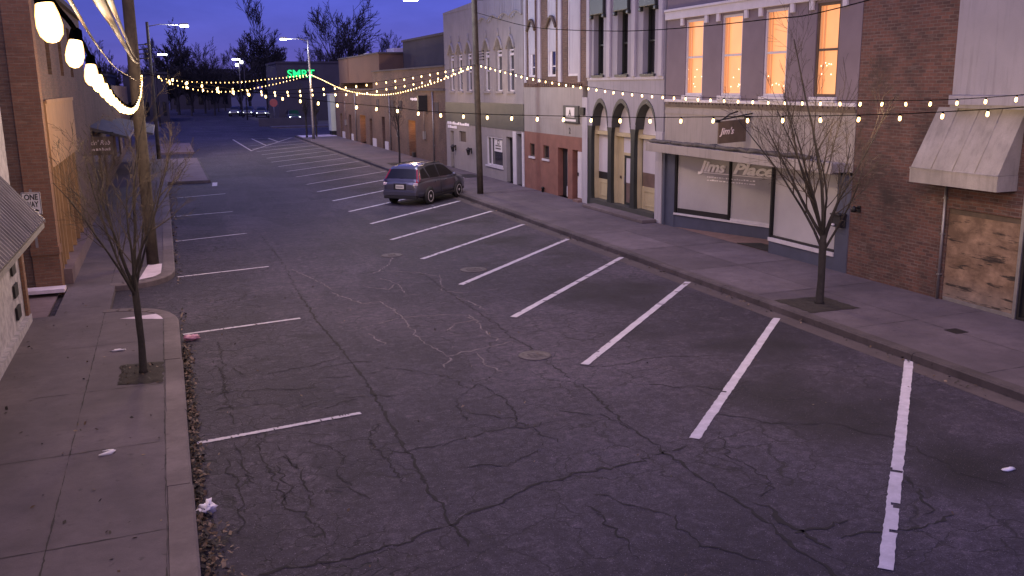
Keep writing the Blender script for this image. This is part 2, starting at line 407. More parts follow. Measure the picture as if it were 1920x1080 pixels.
def blob(mb, c, r, n=10, m=7, amp=.3, seed=0, mi=0, freq=1.6):
    c = Vector(c); vs = []; fs = []
    for i in range(m+1):
        th = math.pi*i/m
        for k in range(n):
            a = 2*math.pi*k/n
            d = Vector((math.sin(th)*math.cos(a), math.sin(th)*math.sin(a), math.cos(th)))
            q = 1+amp*noise.noise(d*freq+Vector((seed*7.3, seed*1.7, 0)))*2
            vs.append(c+Vector((d.x*r[0]*q, d.y*r[1]*q, d.z*r[2]*q)))
    for i in range(m):
        for k in range(n): fs.append((i*n+k, i*n+(k+1) % n, (i+1)*n+(k+1) % n, (i+1)*n+k))
    mb.add(vs, fs, mi, True)

# ------------------------------------------------------------------ camera (5 m up, looking along a street that runs in +Y)
H = 5.0
cam = D.cameras.new('camera'); cam.sensor_width = 36; cam.lens = 1740*36/1920; cam.clip_end = 3000; cam.clip_start = .1
co = D.objects.new('camera', cam); COL.objects.link(co)
Rr = [[.93751598,-.08769315,.33671012],[-.34766589,-.19753744,.91657372],[-.01386438,-.97636513,-.21568242]]
mat = Matrix.Identity(4)
for r in range(3):
    mat[r][0] = Rr[r][0]; mat[r][1] = -Rr[r][1]; mat[r][2] = -Rr[r][2]
mat[2][3] = H
co.matrix_world = mat
SC.camera = co

# ------------------------------------------------------------------ light
W = D.worlds.new('World'); SC.world = W; W.use_nodes = True
nt = W.node_tree; bg = nt.nodes['Background']
sky = nt.nodes.new('ShaderNodeTexSky'); sky.sky_type = 'NISHITA'; sky.sun_disc = False
sky.sun_elevation = R_(3.8); sky.sun_rotation = R_(215); sky.air_density = 1.0; sky.dust_density = .3; sky.ozone_density = 6
tint = nt.nodes.new('ShaderNodeMix'); tint.data_type = 'RGBA'; tint.blend_type = 'MULTIPLY'; tint.inputs[0].default_value = 1
tint.inputs[7].default_value = (1.0, .28, 1.0, 1)
nt.links.new(sky.outputs[0], tint.inputs[6])
flat = nt.nodes.new('ShaderNodeMix'); flat.data_type = 'RGBA'; flat.inputs[0].default_value = .7; flat.inputs[7].default_value = (.35, .40, 1.9, 1)
nt.links.new(tint.outputs[2], flat.inputs[6])
tc = nt.nodes.new('ShaderNodeTexCoord'); cmp_ = nt.nodes.new('ShaderNodeMapping'); cmp_.inputs['Scale'].default_value = (1, 1, 3.2); nt.links.new(tc.outputs['Generated'], cmp_.inputs[0])
cn = nt.nodes.new('ShaderNodeTexNoise'); cn.inputs['Scale'].default_value = 3.2; cn.inputs['Detail'].default_value = 7; cn.inputs['Roughness'].default_value = .6; nt.links.new(cmp_.outputs[0], cn.inputs['Vector'])
cr_ = nt.nodes.new('ShaderNodeMapRange'); cr_.inputs[1].default_value = .35; cr_.inputs[2].default_value = .7; cr_.inputs[3].default_value = .82; cr_.inputs[4].default_value = 1.3; nt.links.new(cn.outputs['Fac'], cr_.inputs[0])
cl = nt.nodes.new('ShaderNodeVectorMath'); cl.operation = 'SCALE'; nt.links.new(flat.outputs[2], cl.inputs[0]); nt.links.new(cr_.outputs[0], cl.inputs['Scale']); nt.links.new(cl.outputs[0], bg.inputs[0])
bg.inputs[1].default_value = .14
sun = D.lights.new('sun', 'SUN'); sun.energy = .72; sun.angle = R_(60); sun.color = (.74, .63, 1.0)
so = D.objects.new('sun', sun); COL.objects.link(so)
so.rotation_euler = Vector((-.38, -.45, .8)).to_track_quat('Z', 'Y').to_euler()
def lamp(name, loc, watts, col=(1,.66,.34), parent=None, r=.12, spot=None):
    l = D.lights.new(name, 'POINT'); l.energy = watts; l.color = col; l.shadow_soft_size = r
    o = D.objects.new(name, l); COL.objects.link(o)
    off = Vector((0,0,0)); q = parent
    while q is not None: off += q.location; q = q.parent
    o.location = Vector(loc)-off
    if parent is not None: o.parent = parent
    return o

# ------------------------------------------------------------------ ground, road, pavements
g = MB(); g.quad((-900,-300,-.03),(1500,-300,-.03),(1500,2200,-.03),(-900,2200,-.03))
structure(g.build('ground', 'ground'))
g = MB(); g.quad((-.6,-12,0),(13,-12,0),(13,97,0),(-.6,97,0)); g.quad((-120,97,0),(160,97,0),(160,116,0),(-120,116,0)); g.quad((-.6,116,0),(13,116,0),(13,420,0),(-.6,420,0))
g.quad((-3.4,21.6,.0),(-.6,21.6,0),(-.6,25.6,0),(-3.4,25.6,0)); g.quad((-12,21.9,.0),(-3.4,21.9,0),(-3.4,25.1,0),(-12,25.1,0))
structure(g.build('road', 'asphalt'))
KL, KR, FX_ = -.05, 12.25, 15.95
def rounded(p, n=6):   # smooth a corner polyline with a quadratic bend
    a, b, c = (Vector(q) for q in p)
    return [a*(1-t)**2 + b*2*t*(1-t) + c*t*t for t in [i/n for i in range(n+1)]]
nose_a = rounded([(-.35,20.6),(-.35,21.95),(-1.5,22.0)])
nose_b = rounded([(-1.5,25.15),(-.4,25.2),(-.35,26.5)])
def slab(name, pts, z0, z1, mat):
    m = MB(); m.prism([(x, y, z0) for x, y in pts], (0, 0, z1-z0)); return structure(m.build(name, mat))
FL = -3.1
slab('sidewalk', [(-3.3,-6),(-.35,-6)]+[tuple(p) for p in nose_a]+[(-1.5,25.15)]+[tuple(p) for p in nose_b[1:]]+[(-.35,97),(-3.3,97),(-3.3,25.15),(-2.6,25.15),(-2.6,22.0),(-3.3,22.0)], -.1, .15, 'walk')
slab('sidewalk', [(KR+.2,-6),(FX_+3,-6),(FX_+3,96),(KR+.2,96)], -.1, .15, 'walk')
slab('sidewalk', [(-.35,52.4),(2.05,52.4),(2.1,69.5),(-.35,69.5)], -.1, .158, 'pink_conc')
slab('sidewalk', [(-.35,76.5),(2.05,76.5),(2.05,89),(-.35,89)], -.1, .158, 'pink_conc')
slab('sidewalk', [(-3.3,116),(-.35,116),(-.35,300),(-3.3,300)], -.1, .15, 'walk')
slab('sidewalk', [(12.4,118),(40,118),(40,121),(12.4,121)], -.1, .15, 'walk')
def kerb(pts, w, mat, seg=3.05, h=.152, side=1):
    """kerb stones of their own along a polyline (w to the 'side' of it)"""
    pts = [Vector((p[0], p[1], 0)) for p in pts]
    mb = MB()
    for i in range(len(pts)-1):
        a, b = pts[i], pts[i+1]; d = (b-a); ln = d.length; d.normalize(); nrm = Vector((-d.y, d.x, 0))*side
        k = max(1, round(ln/seg))
        for j in range(k):
            p = a+d*(ln*j/k+(.006 if ln > 1 else 0)); q = a+d*(ln*(j+1)/k-(.006 if ln > 1 else 0))
            dz = random.uniform(-.006,.006) if ln > 1 else 0; o = nrm*(random.uniform(-.008,.008) if ln > 1 else 0)
            pr = [(0,-.1),(0,h-.025),(.03,h+.006),(w,h+.006),(w,-.1)]
            vs = [(p+o+nrm*x)+Vector((0,0,z+dz)) for x, z in pr]+[(q+o+nrm*x)+Vector((0,0,z+dz)) for x, z in pr]
            mb.add(vs, [(0,1,6,5),(1,2,7,6),(2,3,8,7),(3,4,9,8),(0,4,3,2,1),(5,6,7,8,9)])
    return structure(mb.build('kerb', mat))
na = rounded([(-.05,20.4),(-.05,22.15),(-1.6,22.22)], 9); nb = rounded([(-1.6,24.95),(-.1,25.0),(-.05,26.7)], 9)
kerb([(-.05,-6),(-.05,20.4)]+[tuple(p) for p in na[1:]], .30, 'kerb')
kerb([tuple(p) for p in nb]+[(-.05,52.3)], .30, 'kerb')
kerb([(-.35,52.25),(2.1,52.25),(2.12,69.6)], .12, 'kerb2', h=.162)
kerb([(12.25,-6),(12.25,96)], .22, 'kerb2', side=-1)
# gutter pan along the right kerb
g = MB(); g.quad((11.85,-6,.004),(12.25,-6,.004),(12.25,96,.004),(11.85,96,.004)); structure(g.build('gutter', concrete('gutter concrete', (.07,.057,.057), (.115,.095,.092), .6)))
# bright ramp wedges by the driveway
g = MB(); g.poly([(-1.25,21.15,.156),(-.37,20.75,.156),(-.38,21.35,.156)]); g.poly([(-.95,25.45,.156),(-.42,25.9,.156),(-.38,27.6,.156),(-.75,27.6,.156)])
structure(g.build('pavement_patch', 'pale_conc'))
# joints
g = MB()
def strip(mb, pts, w, z, jit=0., seed=0):
    pts = [Vector((p[0], p[1], z)) for p in pts]
    fine = []
    for a, b in zip(pts, pts[1:]):
        n = max(1, int((b-a).length/.07)) if jit else 1
        for i in range(n):
            p = a.lerp(b, i/n)
            if jit: p = p+Vector((noise.noise(p*3.1+Vector((seed,0,0)))*jit, noise.noise(p*3.1+Vector((0,seed+9,0)))*jit, 0))+Vector((noise.noise(p*9+Vector((seed,3,0)))*jit*.8, noise.noise(p*9+Vector((1,seed+9,0)))*jit*.8, 0))+Vector((random.gauss(0,min(.012,jit*.3)), random.gauss(0,min(.012,jit*.3)), 0))
            fine.append(p)
    fine.append(pts[-1])
    L_, R2 = [], []
    for i, p in enumerate(fine):
        t = fine[min(i+1, len(fine)-1)]-fine[max(i-1, 0)]; t.normalize(); nn = Vector((-t.y, t.x, 0))
        ww = w*(1 if not jit else max(.1, .6+.9*noise.noise(p*4.7+Vector((seed,5,0)))+random.uniform(-.25,.3)))
        if jit and (i == 0 or i == len(fine)-1): ww *= .2
        L_.append(p+nn*ww/2); R2.append(p-nn*ww/2)
    n = len(fine)
    mb.add(L_+R2, [(i, i+1, n+i+1, n+i) for i in range(n-1)])
strip(g, [(-1.6,-6),(-1.58,22)], .02, .1545, .007, 1); strip(g, [(-1.6,25.3),(-1.6,52)], .02, .1545, .007, 2)
strip(g, [(-.365,-6),(-.365,20.6)], .02, .1545, .01, 3)
for i, y in enumerate((7.4,10.35,13.2,16.0,19.0,22.6,25.6,28.6,31.6,34.6,37.6,40.6,43.6)):
    strip(g, [(-3.05,y-.06),(-1.6,y),(-.37,y+.05)] if i % 3 else [(-2.4,y),(-.37,y+.03)], .018, .1545, .008, i+4)
for i, y in enumerate((8.2,11.2,14.4,17.6,20.8,24,27.2,30.4,33.6,36.8,40,44,48,52,56)):
    strip(g, [(12.5,y),(15.9,y+.05)], .02, .1545, .008, i+24)
strip(g, [(14.1,6),(14.15,60)], .016, .1545, .02, 50)
structure(g.build('pavement_joint', 'joint'))
for x0, x1, y0, y1 in ((12.55,14.1,24.05,27.15),(12.55,14.1,17.7,20.7),(14.2,15.9,20.9,23.9)):
    g = MB(); g.quad((x0,y0,.153),(x1,y0,.153),(x1,y1,.153),(x0,y1,.153)); structure(g.build('pavement_slab', concrete('slab concrete %d' % int(y0), (.105,.088,.094), (.15,.128,.132), .3)))
# cracks
CR = {'seam':[(2.77,22.82),(2.76,19.45),(2.85,17.42),(2.9,15.1),(2.81,12.95),(2.77,11.09),(2.73,9.94),(2.75,9.0)],'wide':[(.5,9.28),(1.15,9.21),(1.75,9.28),(2.69,9.58),(3.65,10.04),(4.48,10.3),(5.45,10.37),(6.51,10.64)],
'r1':[(6.26,13.69),(6.08,11.6),(6.08,9.92),(6.16,8.7),(6.08,7.87),(6.08,6.5)],'r2':[(7.25,11.12),(6.79,10.02),(6.95,9.39),(6.86,9.16),(6.45,8.9)],'r3':[(4.44,9.55),(4.4,8.89),(4.37,8.05)],'r4':[(6.3,8.8),(6.33,8.12),(6.41,7.48)],
'r5':[(6.27,7.93),(7.04,7.97)],'r6':[(6.67,7.7),(7.15,7.58),(7.79,7.53),(8.27,7.62)],'r7':[(8.59,8.72),(8.28,8.16),(7.94,7.68)],'c1':[(2.35,14.58),(3.18,14.32)],'c2':[(2.47,11.98),(2.84,11.94),(3.24,11.98),(4.6,12.3)],'c3':[(2.4,17.82),(3.0,17.64)],'c4':[(2.27,16.29),(2.79,16.5),(3.24,16.3)],
'e1':[(.88,13.4),(.91,12.22),(1.01,10.78),(1.29,10.07),(1.31,9.79)],'e2':[(1.12,12.85),(1.29,11.88),(1.32,10.66)],'e3':[(.56,13.19),(.66,11.76),(.8,11.19)],'e4':[(.66,18.98),(.59,16.07),(.61,13.86)],'e5':[(.48,22.01),(1.2,22.27),(1.69,23.63)],'p3':[(4.51,12.13),(5.15,12.23)],
'x1':[(1.0,12.4),(1.25,12.2),(1.3,11.9)],'x2':[(.9,10.8),(1.15,11.2),(1.05,12.1)],'x3':[(2.72,13.2),(2.45,12.9),(2.42,11.6),(2.5,10.9)],'x4':[(1.3,16.3),(2.2,16.6),(2.8,16.9)],'x5':[(.3,15.6),(1.2,15.5),(2.1,15.2)],'x6':[(8.9,10.6),(9.4,9.6),(9.2,8.6),(9.6,7.6)],'x7':[(7.3,13.2),(8.2,12.6),(9.0,12.7)],'x8':[(2.75,23),(2.9,27),(2.8,33)],'x9':[(6.2,14),(6.25,18),(6.2,24)],'d1':[(2.3,17.3),(2.75,17.2)],'d2':[(2.9,15.6),(3.3,15.75)],'d3':[(2.2,15.7),(2.7,15.6)],'d4':[(2.5,14.9),(2.9,14.8)],'d5':[(1.9,14.1),(2.6,14.4)],'d6':[(.5,17.6),(.62,16.4),(.55,15.3)],'d7':[(.85,17.0),(.9,16.3)],'d8':[(.3,14.7),(.8,14.9),(1.5,14.6)],'d9':[(5.7,17.9),(6.4,17.6),(7.2,17.8)],'da':[(6.6,14.6),(7.4,14.4),(8.2,14.6),(9.2,14.2)],'db':[(5.4,12.6),(5.9,12.2),(6.1,11.5)],'dc':[(7.6,11.6),(8.1,10.9),(8.9,10.6)],'dd':[(3.3,11.2),(3.9,10.9),(4.5,11.3)],'de':[(1.6,12.9),(1.9,12.1),(1.7,11.4),(2.0,10.6)],'df':[(.4,12.6),(.5,11.4),(.45,10.2)],'dg':[(4.0,13.1),(4.6,12.6),(4.9,11.4)],'dh':[(.5,22.6),(1.3,23.1),(2.4,22.9)],'di':[(.9,27.5),(1.8,27.2),(2.7,27.6)],'p1':[(4.17,13.97),(4.67,14.36),(4.81,13.42),(4.55,12.24)],'p2':[(4.05,13.87),(3.92,12.74)],'dj':[(3.3,16.0),(4.3,15.0),(4.4,14.2)],'xa':[(4.6,9.7),(5.2,8.8),(5.1,8.1),(5.6,7.5)]}
g = MB()
for i, (k, v) in enumerate(CR.items()):
    strip(g, v, {'seam':.055,'wide':.05,'r1':.05,'r4':.07,'r6':.045,'r5':.06,'r7':.06}.get(k, .028), .005, .10 if k not in ('r1','seam') else .05, i)
structure(g.build('road_crack', 'crack_dark'))
CP = [[(3.51,22.69),(4.0,21.04),(4.43,21.15),(4.57,19.68),(4.44,17.36),(4.63,16.16),(5.34,16.36),(5.84,16.55),(6.15,16.63)],[(4.49,19.35),(3.49,18.8)],[(4.56,19.42),(5.44,19.3),(5.99,19.06),(5.81,16.78)],[(5.05,23.76),(5.3,22.71),(5.16,21.57),(5.57,21.39)],[(6.61,23.59),(6.13,21.66),(6.52,21.16)],[(6.26,20.96),(6.47,19.39)],[(5.81,18.88),(6.0,18.54),(5.48,18.42),(5.16,17.94)],[(4.66,16.07),(4.38,15.47)],[(5.23,16.21),(5.1,15.34),(5.29,14.74)],[(5.0,24.5),(5.6,25.4),(6.0,26.6)],[(4.4,23.0),(4.9,22.3),(5.2,22.9)],[(3.6,18.4),(3.7,17.4)],[(3.0,26),(3.4,24.2),(3.6,22.9)],[(5.35,24.7),(6.1,24.2),(6.5,23.4)]]
g = MB()
for i, v in enumerate(CP): strip(g, v, .042, .005, .07, i+60)
structure(g.build('sealed_crack', 'crack_pale'))
# parking lines
def road_line(p, q, w, mat='line', z=.009):
    a, b = Vector((p[0],p[1],z)), Vector((q[0],q[1],z)); d = (b-a).normalized(); nn = Vector((-d.y,d.x,0))*w/2
    mb = MB(); k = 110; Ls = []; Rs = []
    for i in range(k+1):
        c = a.lerp(b, i/k); e = .008
        Ls.append(c+nn+nn.normalized()*random.uniform(-e, e)); Rs.append(c-nn+nn.normalized()*random.uniform(-e, e))
    for i in range(k):
        if random.random() < .07 and mat == 'line':    # chipped paint
            t = random.uniform(.1,.55) if random.random() < .85 else .96; s_ = random.choice((0,1))
            if s_: mb.quad(Ls[i], Ls[i+1], Ls[i+1].lerp(Rs[i+1], t), Ls[i].lerp(Rs[i], t))
            else: mb.quad(Ls[i].lerp(Rs[i], t), Ls[i+1].lerp(Rs[i+1], t), Rs[i+1], Rs[i])
        else: mb.quad(Ls[i], Ls[i+1], Rs[i+1], Rs[i])
    return structure(mb.build('parking_line', mat))
RL = [((6.64,6.92),(12.34,12.7)),((6.72,10.82),(11.95,16.11)),((6.77,14.67),(12.14,20.08)),((6.8,18.45),(12.15,23.8)),((6.74,22.13),(12.08,27.47)),((6.75,25.99),(11.89,31.05)),((6.7,29.75),(12.02,34.94)),((6.84,33.62),(11.83,38.67)),((6.75,37.36),(11.9,42.5)),((6.74,41.23),(11.9,46.4)),((6.67,45.18),(12,50.4)),((6.7,48.94),(12.1,54.3)),((6.74,53.33),(12.05,58.5)),((6.67,57.1),(12.1,62.4)),((6.63,60.9),(12.1,66.2)),((6.6,64.7),(12.,70)),((6.68,68.5),(12,73.7)),((6.7,72.3),(12,77.5)),((6.7,76.1),(12,81.3)),((6.7,79.9),(12,85.1)),((6.7,83.7),(12,88.9))]
for i, (p, q) in enumerate(RL): road_line(p, q, .15, 'line' if i < 11 else 'line_far')
for p, q in [((.05,13.36),(2.49,13.71)),((-.0,19.81),(2.45,20.23)),((.0,26.19),(2.47,26.69)),((.0,32.5),(2.39,33.3)),((.05,39.0),(2.35,39.52)),((.05,45.6),(2.5,46.5)),((2.2,50.4),(2.32,52.3))]: road_line(p, q, .10 if p[0] < 2 else .25)
for p, q in [((6.2,95),(6.4,77)),((6.4,77.5),(11.8,95)),((8.0,95.5),(8.2,83)),((9.6,95.5),(9.8,88)),((6.2,95),(12,95.4))]: road_line(p, q, .14, 'line_far')
# tree pits
for q in ([(12.5,17.0),(13.75,16.9),(13.75,15.65),(12.5,15.7)], [(-1.09,17.45),(-.38,17.4),(-.38,16.1),(-1.09,16.2)], [(13.0,58.2),(14.4,58.2),(14.4,56.4),(13.0,56.4)]):
    g = MB(); a, b, c, d = [Vector((x, y, 0)) for x, y in q]; n = 14; vs = []
    for i in range(n+1):
        for j in range(n+1):
            p = a.lerp(b, i/n).lerp(d.lerp(c, i/n), j/n)
            ed = i in (0, n) or j in (0, n)
            vs.append((p.x+(0 if not ed else random.uniform(-.03,.03)), p.y+(0 if not ed else random.uniform(-.03,.03)), .157+(0 if ed else .03*abs(noise.noise(p*6))+.01)))
    g.add(vs, [(i*(n+1)+j, i*(n+1)+j+1, (i+1)*(n+1)+j+1, (i+1)*(n+1)+j) for i in range(n) for j in range(n)], 0, True)
    structure(g.build('soil', 'soil'))
# manholes and covers
for (x, y, rad), lab in zip(((6.08,26.95,.25),(7.64,23.84,.30),(6.15,15.55,.24)), ('iron manhole cover in the roadway farthest up the street', 'worn iron manhole cover beside the left end of a parking line', 'round iron manhole cover set in the lane nearest the camera')):
    g = MB(); g.lathe([(rad+.07,.0045),(rad+.07,.010),(rad,.011),(rad-.012,.006),(rad-.03,.012),(.02,.013)], (x,y,0), n=28)
    for k in range(5):
        for j in range(-3, 4):
            xx, yy = (k-2)*.085, j*.06
            if math.hypot(xx, yy) < rad-.08: g.box(x+xx-.03, x+xx+.03, y+yy-.018, y+yy+.018, .0125, .018)
    tag(g.build('manhole_cover', 'iron', loc=(x,y,.005)), lab, 'manhole cover', 'manhole covers in the road')
g = MB(); g.box(14.0,14.3,13.26,13.58,.151,.158)
tag(g.build('utility_cover', 'black', loc=(14.15,13.42,.151)), 'small black square utility cover in the right sidewalk', 'utility cover')
g = MB(); g.box(14.35,15.6,46.9,48.6,.152,.165)
tag(g.build('door_mat', 'black', loc=(15,47.8,.152)), 'black door mat on the sidewalk outside the beige Gothic shop', 'door mat')
# litter
g = MB(); blob(g, (.15,19.32,.045), (.15,.09,.055), 16, 10, .55, 3, freq=2.6); tag(g.build('plastic_bag', 'pink_bag', loc=(.17,19.32,0)), 'crumpled pink plastic bag in the left gutter', 'bag')
g = MB(); blob(g, (.1,10.99,.07), (.085,.07,.065), 14, 10, .6, 5, freq=3); blob(g, (.0,10.97,.03), (.06,.03,.03), 9, 6, .4, 8); tag(g.build('plastic_bag', 'white_bag', loc=(.08,10.99,0)), 'small white plastic bag lying on leaves in the left gutter', 'bag')
g = MB(); g.tube([(-1.21,12.98,.166),(-1.14,13.0,.168),(-1.06,13.02,.17),(-1.04,13.07,.17),(-1.1,13.10,.17),(-1.17,13.12,.166)], [.012,.022,.03,.03,.022,.01], 7); blob(g, (-1.05,13.05,.175), (.05,.045,.02), 9, 6, .4, 4); tag(g.build('paper_rag', 'paper', loc=(-1.12,13.06,.15)), 'curled white rag on the near left sidewalk', 'rag')
g = MB(); blob(g, (-1.18,18.46,.165), (.12,.05,.02), 10, 6, .5, 6); tag(g.build('paper_scrap', 'paper', loc=(-1.18,18.46,.15)), 'flat white paper scrap on the sidewalk behind the left tree', 'paper')
g = MB(); blob(g, (9.9,8.35,.012), (.09,.05,.012), 9, 6, .5, 9); tag(g.build('paper_scrap', 'paper', loc=(9.9,8.35,0)), 'white paper scrap on the asphalt at the right edge', 'paper')
def leaves(pts, name, mats):
    mb = MB()
    for x, y, z, sc in pts:
        a = random.uniform(0, 6.28); t1, t2 = random.uniform(-.7,.7), random.uniform(-.7,.7)
        ux = Vector((math.cos(a), math.sin(a), t1)).normalized()*sc; uy = Vector((-math.sin(a), math.cos(a), t2)).normalized()*sc*random.uniform(.4,.7)
        c = Vector((x, y, z)); up = Vector((0,0,abs(t1)*sc+.004))
        mb.add([c-ux+up, c+uy+up*1.5, c+ux+up, c-uy+up*.7], [(0,1,2),(0,2,3)], random.choice(range(len(mats))))
    return stuff(mb.build(name, mats))
pts = []
for i in range(2300):
    y = random.uniform(8.2,19.0) if random.random() < .8 else random.uniform(19, 48)
    wd = .10+.09*abs(noise.noise(Vector((y*.6,0,0)))) + (.14 if 8.2 < y < 10.6 else 0)
    if 22 < y < 25: continue
    pts.append((-.03+abs(random.gauss(0, wd*.62)), y, random.uniform(.004,.035), random.uniform(.02,.05)))
tag(leaves(pts, 'leaf_litter', ['leaf_a','leaf_b','leaf_c','leaf_c']), 'drift of dry brown leaves along the left gutter', 'leaves')
pts = [(random.uniform(-2.9,-.4), random.uniform(8,24), .152, random.uniform(.018,.04)) for _ in range(75)]+[(random.uniform(.2,6), random.uniform(7,24), .008, random.uniform(.015,.035)) for _ in range(90)]+[(random.uniform(6,12), random.uniform(7,30), .008, random.uniform(.012,.03)) for _ in range(60)]+[(12.2-abs(random.gauss(0,.12)), random.uniform(10,60), .01, random.uniform(.02,.05)) for _ in range(260)]+[(random.uniform(-1.05,-.42), random.uniform(16.2,17.4), .19, .03) for _ in range(40)]
tag(leaves(pts, 'scattered_leaves', ['leaf_c','leaf_c','leaf_a','leaf_b']), 'single dead leaves and specks scattered over road and sidewalks', 'leaves')

# ------------------------------------------------------------------ building helpers
def PR(x=FX_): return lambda u, z, d: (x+d, u, z)        # facade on the right side, faces -X
def PL(x): return lambda u, z, d: (x-d, u, z)            # facade on the left side, faces +X
def PY(y): return lambda u, z, d: (u, y+d, z)            # wall that faces the camera, -Y
def frame(mb, P, u0, u1, z0, z1, w, d0, d1, mi=0):
    def bx(a, b, c, e):
        p, q = Vector(P(a, c, d0)), Vector(P(b, e, d1)); mb.box(p.x, q.x, p.y, q.y, p.z, q.z, mi)
    bx(u0, u0+w, z0, z1); bx(u1-w, u1, z0, z1); bx(u0+w, u1-w, z1-w, z1); bx(u0+w, u1-w, z0, z0+w)
def pbox(mb, P, u0, u1, z0, z1, d0, d1, mi=0):
    p, q = Vector(P(u0, z0, d0)), Vector(P(u1, z1, d1)); mb.box(p.x, q.x, p.y, q.y, p.z, q.z, mi)
def body(mb, y0, y1, z1, x0=18.4, x1=32, xf=FX_+.3):
    mb.box(x0, x1, y0+.01, y1-.01, -.1, z1)
    mb.box(xf, x0, y0+.01, y0+.16, -.1, z1); mb.box(xf, x0, y1-.16, y1-.01, -.1, z1)

# ---- D: dark brick building with awning (nearest on the right)
P = PR()
bd = thing('brick_building', 'dark red brick building with a cream awning and boarded shopfront, nearest on the right', 'building', (FX_, 12.4, .15))
w = MB(); w.wall(P, 15.62, 18.74, .1, 9.5, [], .28); w.wall(P, 6.0, 15.62, 2.2, 4.45, [], .28); w.wall(P, 6, 12.2, .1, 2.2, [], .28); body(w, 6.0, 18.74, 9.5)
w.build('wall', 'red_brick', bd)
w = MB(); pbox(w, P, 6.0, 15.60, 4.62, 9.6, -.22, .6); pbox(w, P, 5.98, 15.63, 4.42, 4.62, -.28, .6); pbox(w, P, 5.98, 15.66, 4.35, 4.42, -.20, .6)
w.build('upper_cladding', 'lav_wall', bd, .01)
w = MB(); 
AX = 15.42
top = [(FX_-.003,16.15,4.36),(FX_-.003,13.9,4.36)]; fr = [(AX,16.28,3.06),(AX,13.95,3.06)]
w.quad(top[0], top[1], fr[1], fr[0]); w.poly([top[0], fr[0], (FX_-.003,16.28,3.06)]); w.poly([top[1], (FX_-.003,13.95,3.06), fr[1]])
w.box(AX-.012, AX+.012, 13.94, 16.29, 2.74, 3.055); w.box(AX+.012, FX_-.003, 16.27, 16.29, 2.74, 3.055); w.box(AX+.012, FX_-.003, 13.94, 13.96, 2.74, 3.055)
w.box(AX-.02, AX-.012, 13.93, 16.3, 3.03, 3.065); w.tube([(AX-.01,13.93,3.06),(AX-.01,16.30,3.06)], .016, 6)
for q in (.25,.5,.75): w.tube([Vector(top[0]).lerp(Vector(top[1]),q), Vector(fr[0]).lerp(Vector(fr[1]),q)], .012, 5)
aw = w.build('awning', 'awning', bd)
w = MB(); pbox(w, P, 13.72, 15.62, .18, 2.08, .02, .07); bo = w.build('plywood_board', 'boards', bd)
w = MB(); pbox(w, P, 13.72, 15.62, 2.082, 2.76, .03, .08); pbox(w, P, 12.2, 15.62, 0.1, 2.2, .1, .28); w.build('weathered_panel', 'brown_wood', bd)
w = MB(); pbox(w, P, 13.72, 15.58, .153, .23, -.005, .06); pbox(w, P, 13.66, 13.74, .153, 2.7, -.03, .06); w.build('frame_strip', 'metal_grey', bd)
w = MB(); pbox(w, P, 12.4, 13.655, .153, 2.5, .06, .1); frame(w, P, 12.4, 13.655, .153, 2.5, .06, .0, .058); w.build('door', 'black', bd)
w = MB(); w.tube([(FX_-.05,15.70,.16),(FX_-.05,15.70,2.75)], .03, 8); [w.box(FX_-.085,FX_-.003,15.66,15.74,z,z+.03) for z in (.7,1.6,2.4)]; w.build('drainpipe', 'metal_grey', bd)
wl = thing('wall_lamp', 'small black lamp on the dark brick wall beside the blue pilaster', 'lamp', (FX_-.1, 18.43, 1.84))
w = MB(); w.box(FX_-.03,FX_-.002,18.38,18.48,1.76,1.92); w.tube([(FX_-.03,18.43,1.86),(FX_-.16,18.43,1.88)], .02, 7); w.build('bracket', 'metal_dark', wl)
w = MB(); w.lathe([(.03,.09),(.06,.05),(.075,-.05),(.05,-.06)], (FX_-.17,18.43,1.83), n=12); w.build('lamp_shade', 'metal_dark', wl)

# ---- C: corner shop with lit upper windows
bc = thing('shop_building', 'mauve painted shop with four lit upper windows and slate blue storefront', 'building', (FX_, 23.4, .15))
WIN = [(25.87,26.92),(23.76,24.83),(21.64,22.68),(19.56,20.46)]
y0, y1 = 18.76, 28.14
holes = [(a, b, 4.54, 6.88) for a, b in WIN]
w = MB(); w.wall(P, y0, y1, 4.15, 9.8, holes, .25); w.wall(P, y0, 19.26, .1, 2.7, [], .25); body(w, y0, y1, 9.8); w.box(FX_+.25, 18.4, y0+.16, y1-.16, 2.75, 3.0)
w.build('wall', 'mauve', bc)
w = MB(); pbox(w, P, y0, y1, 2.62, 4.149, .0, .25); pbox(w, P, y0, y1, 3.93, 4.03, -.02, -.002); w.build('signband', 'cream', bc)
w = MB(); pbox(w, P, y0, y1, 6.95, 7.2, -.09, .0-.003); pbox(w, P, y0, y1, 7.2, 7.28, -.14, -.003)
for a, b in WIN:
    for c in (a-.3, b+.08): pbox(w, P, c, c+.16, 6.72, 6.95, -.08, -.003)
    pbox(w, P, a-.06, b+.06, 4.40, 4.54, -.09, -.003)
pbox(w, P, y0, y1, 4.31, 4.40, -.05, -.003)
w.build('stone_trim', 'white_trim', bc, .012)
w = MB(); pbox(w, P, y0, y1, 4.16, 4.25, -.035, -.003)
for k in range(46): pbox(w, P, y0+.05+k*.2, y0+.16+k*.2, 4.25, 4.31, -.035, -.003)
w.build('dentil_course', 'brown_wood', bc)
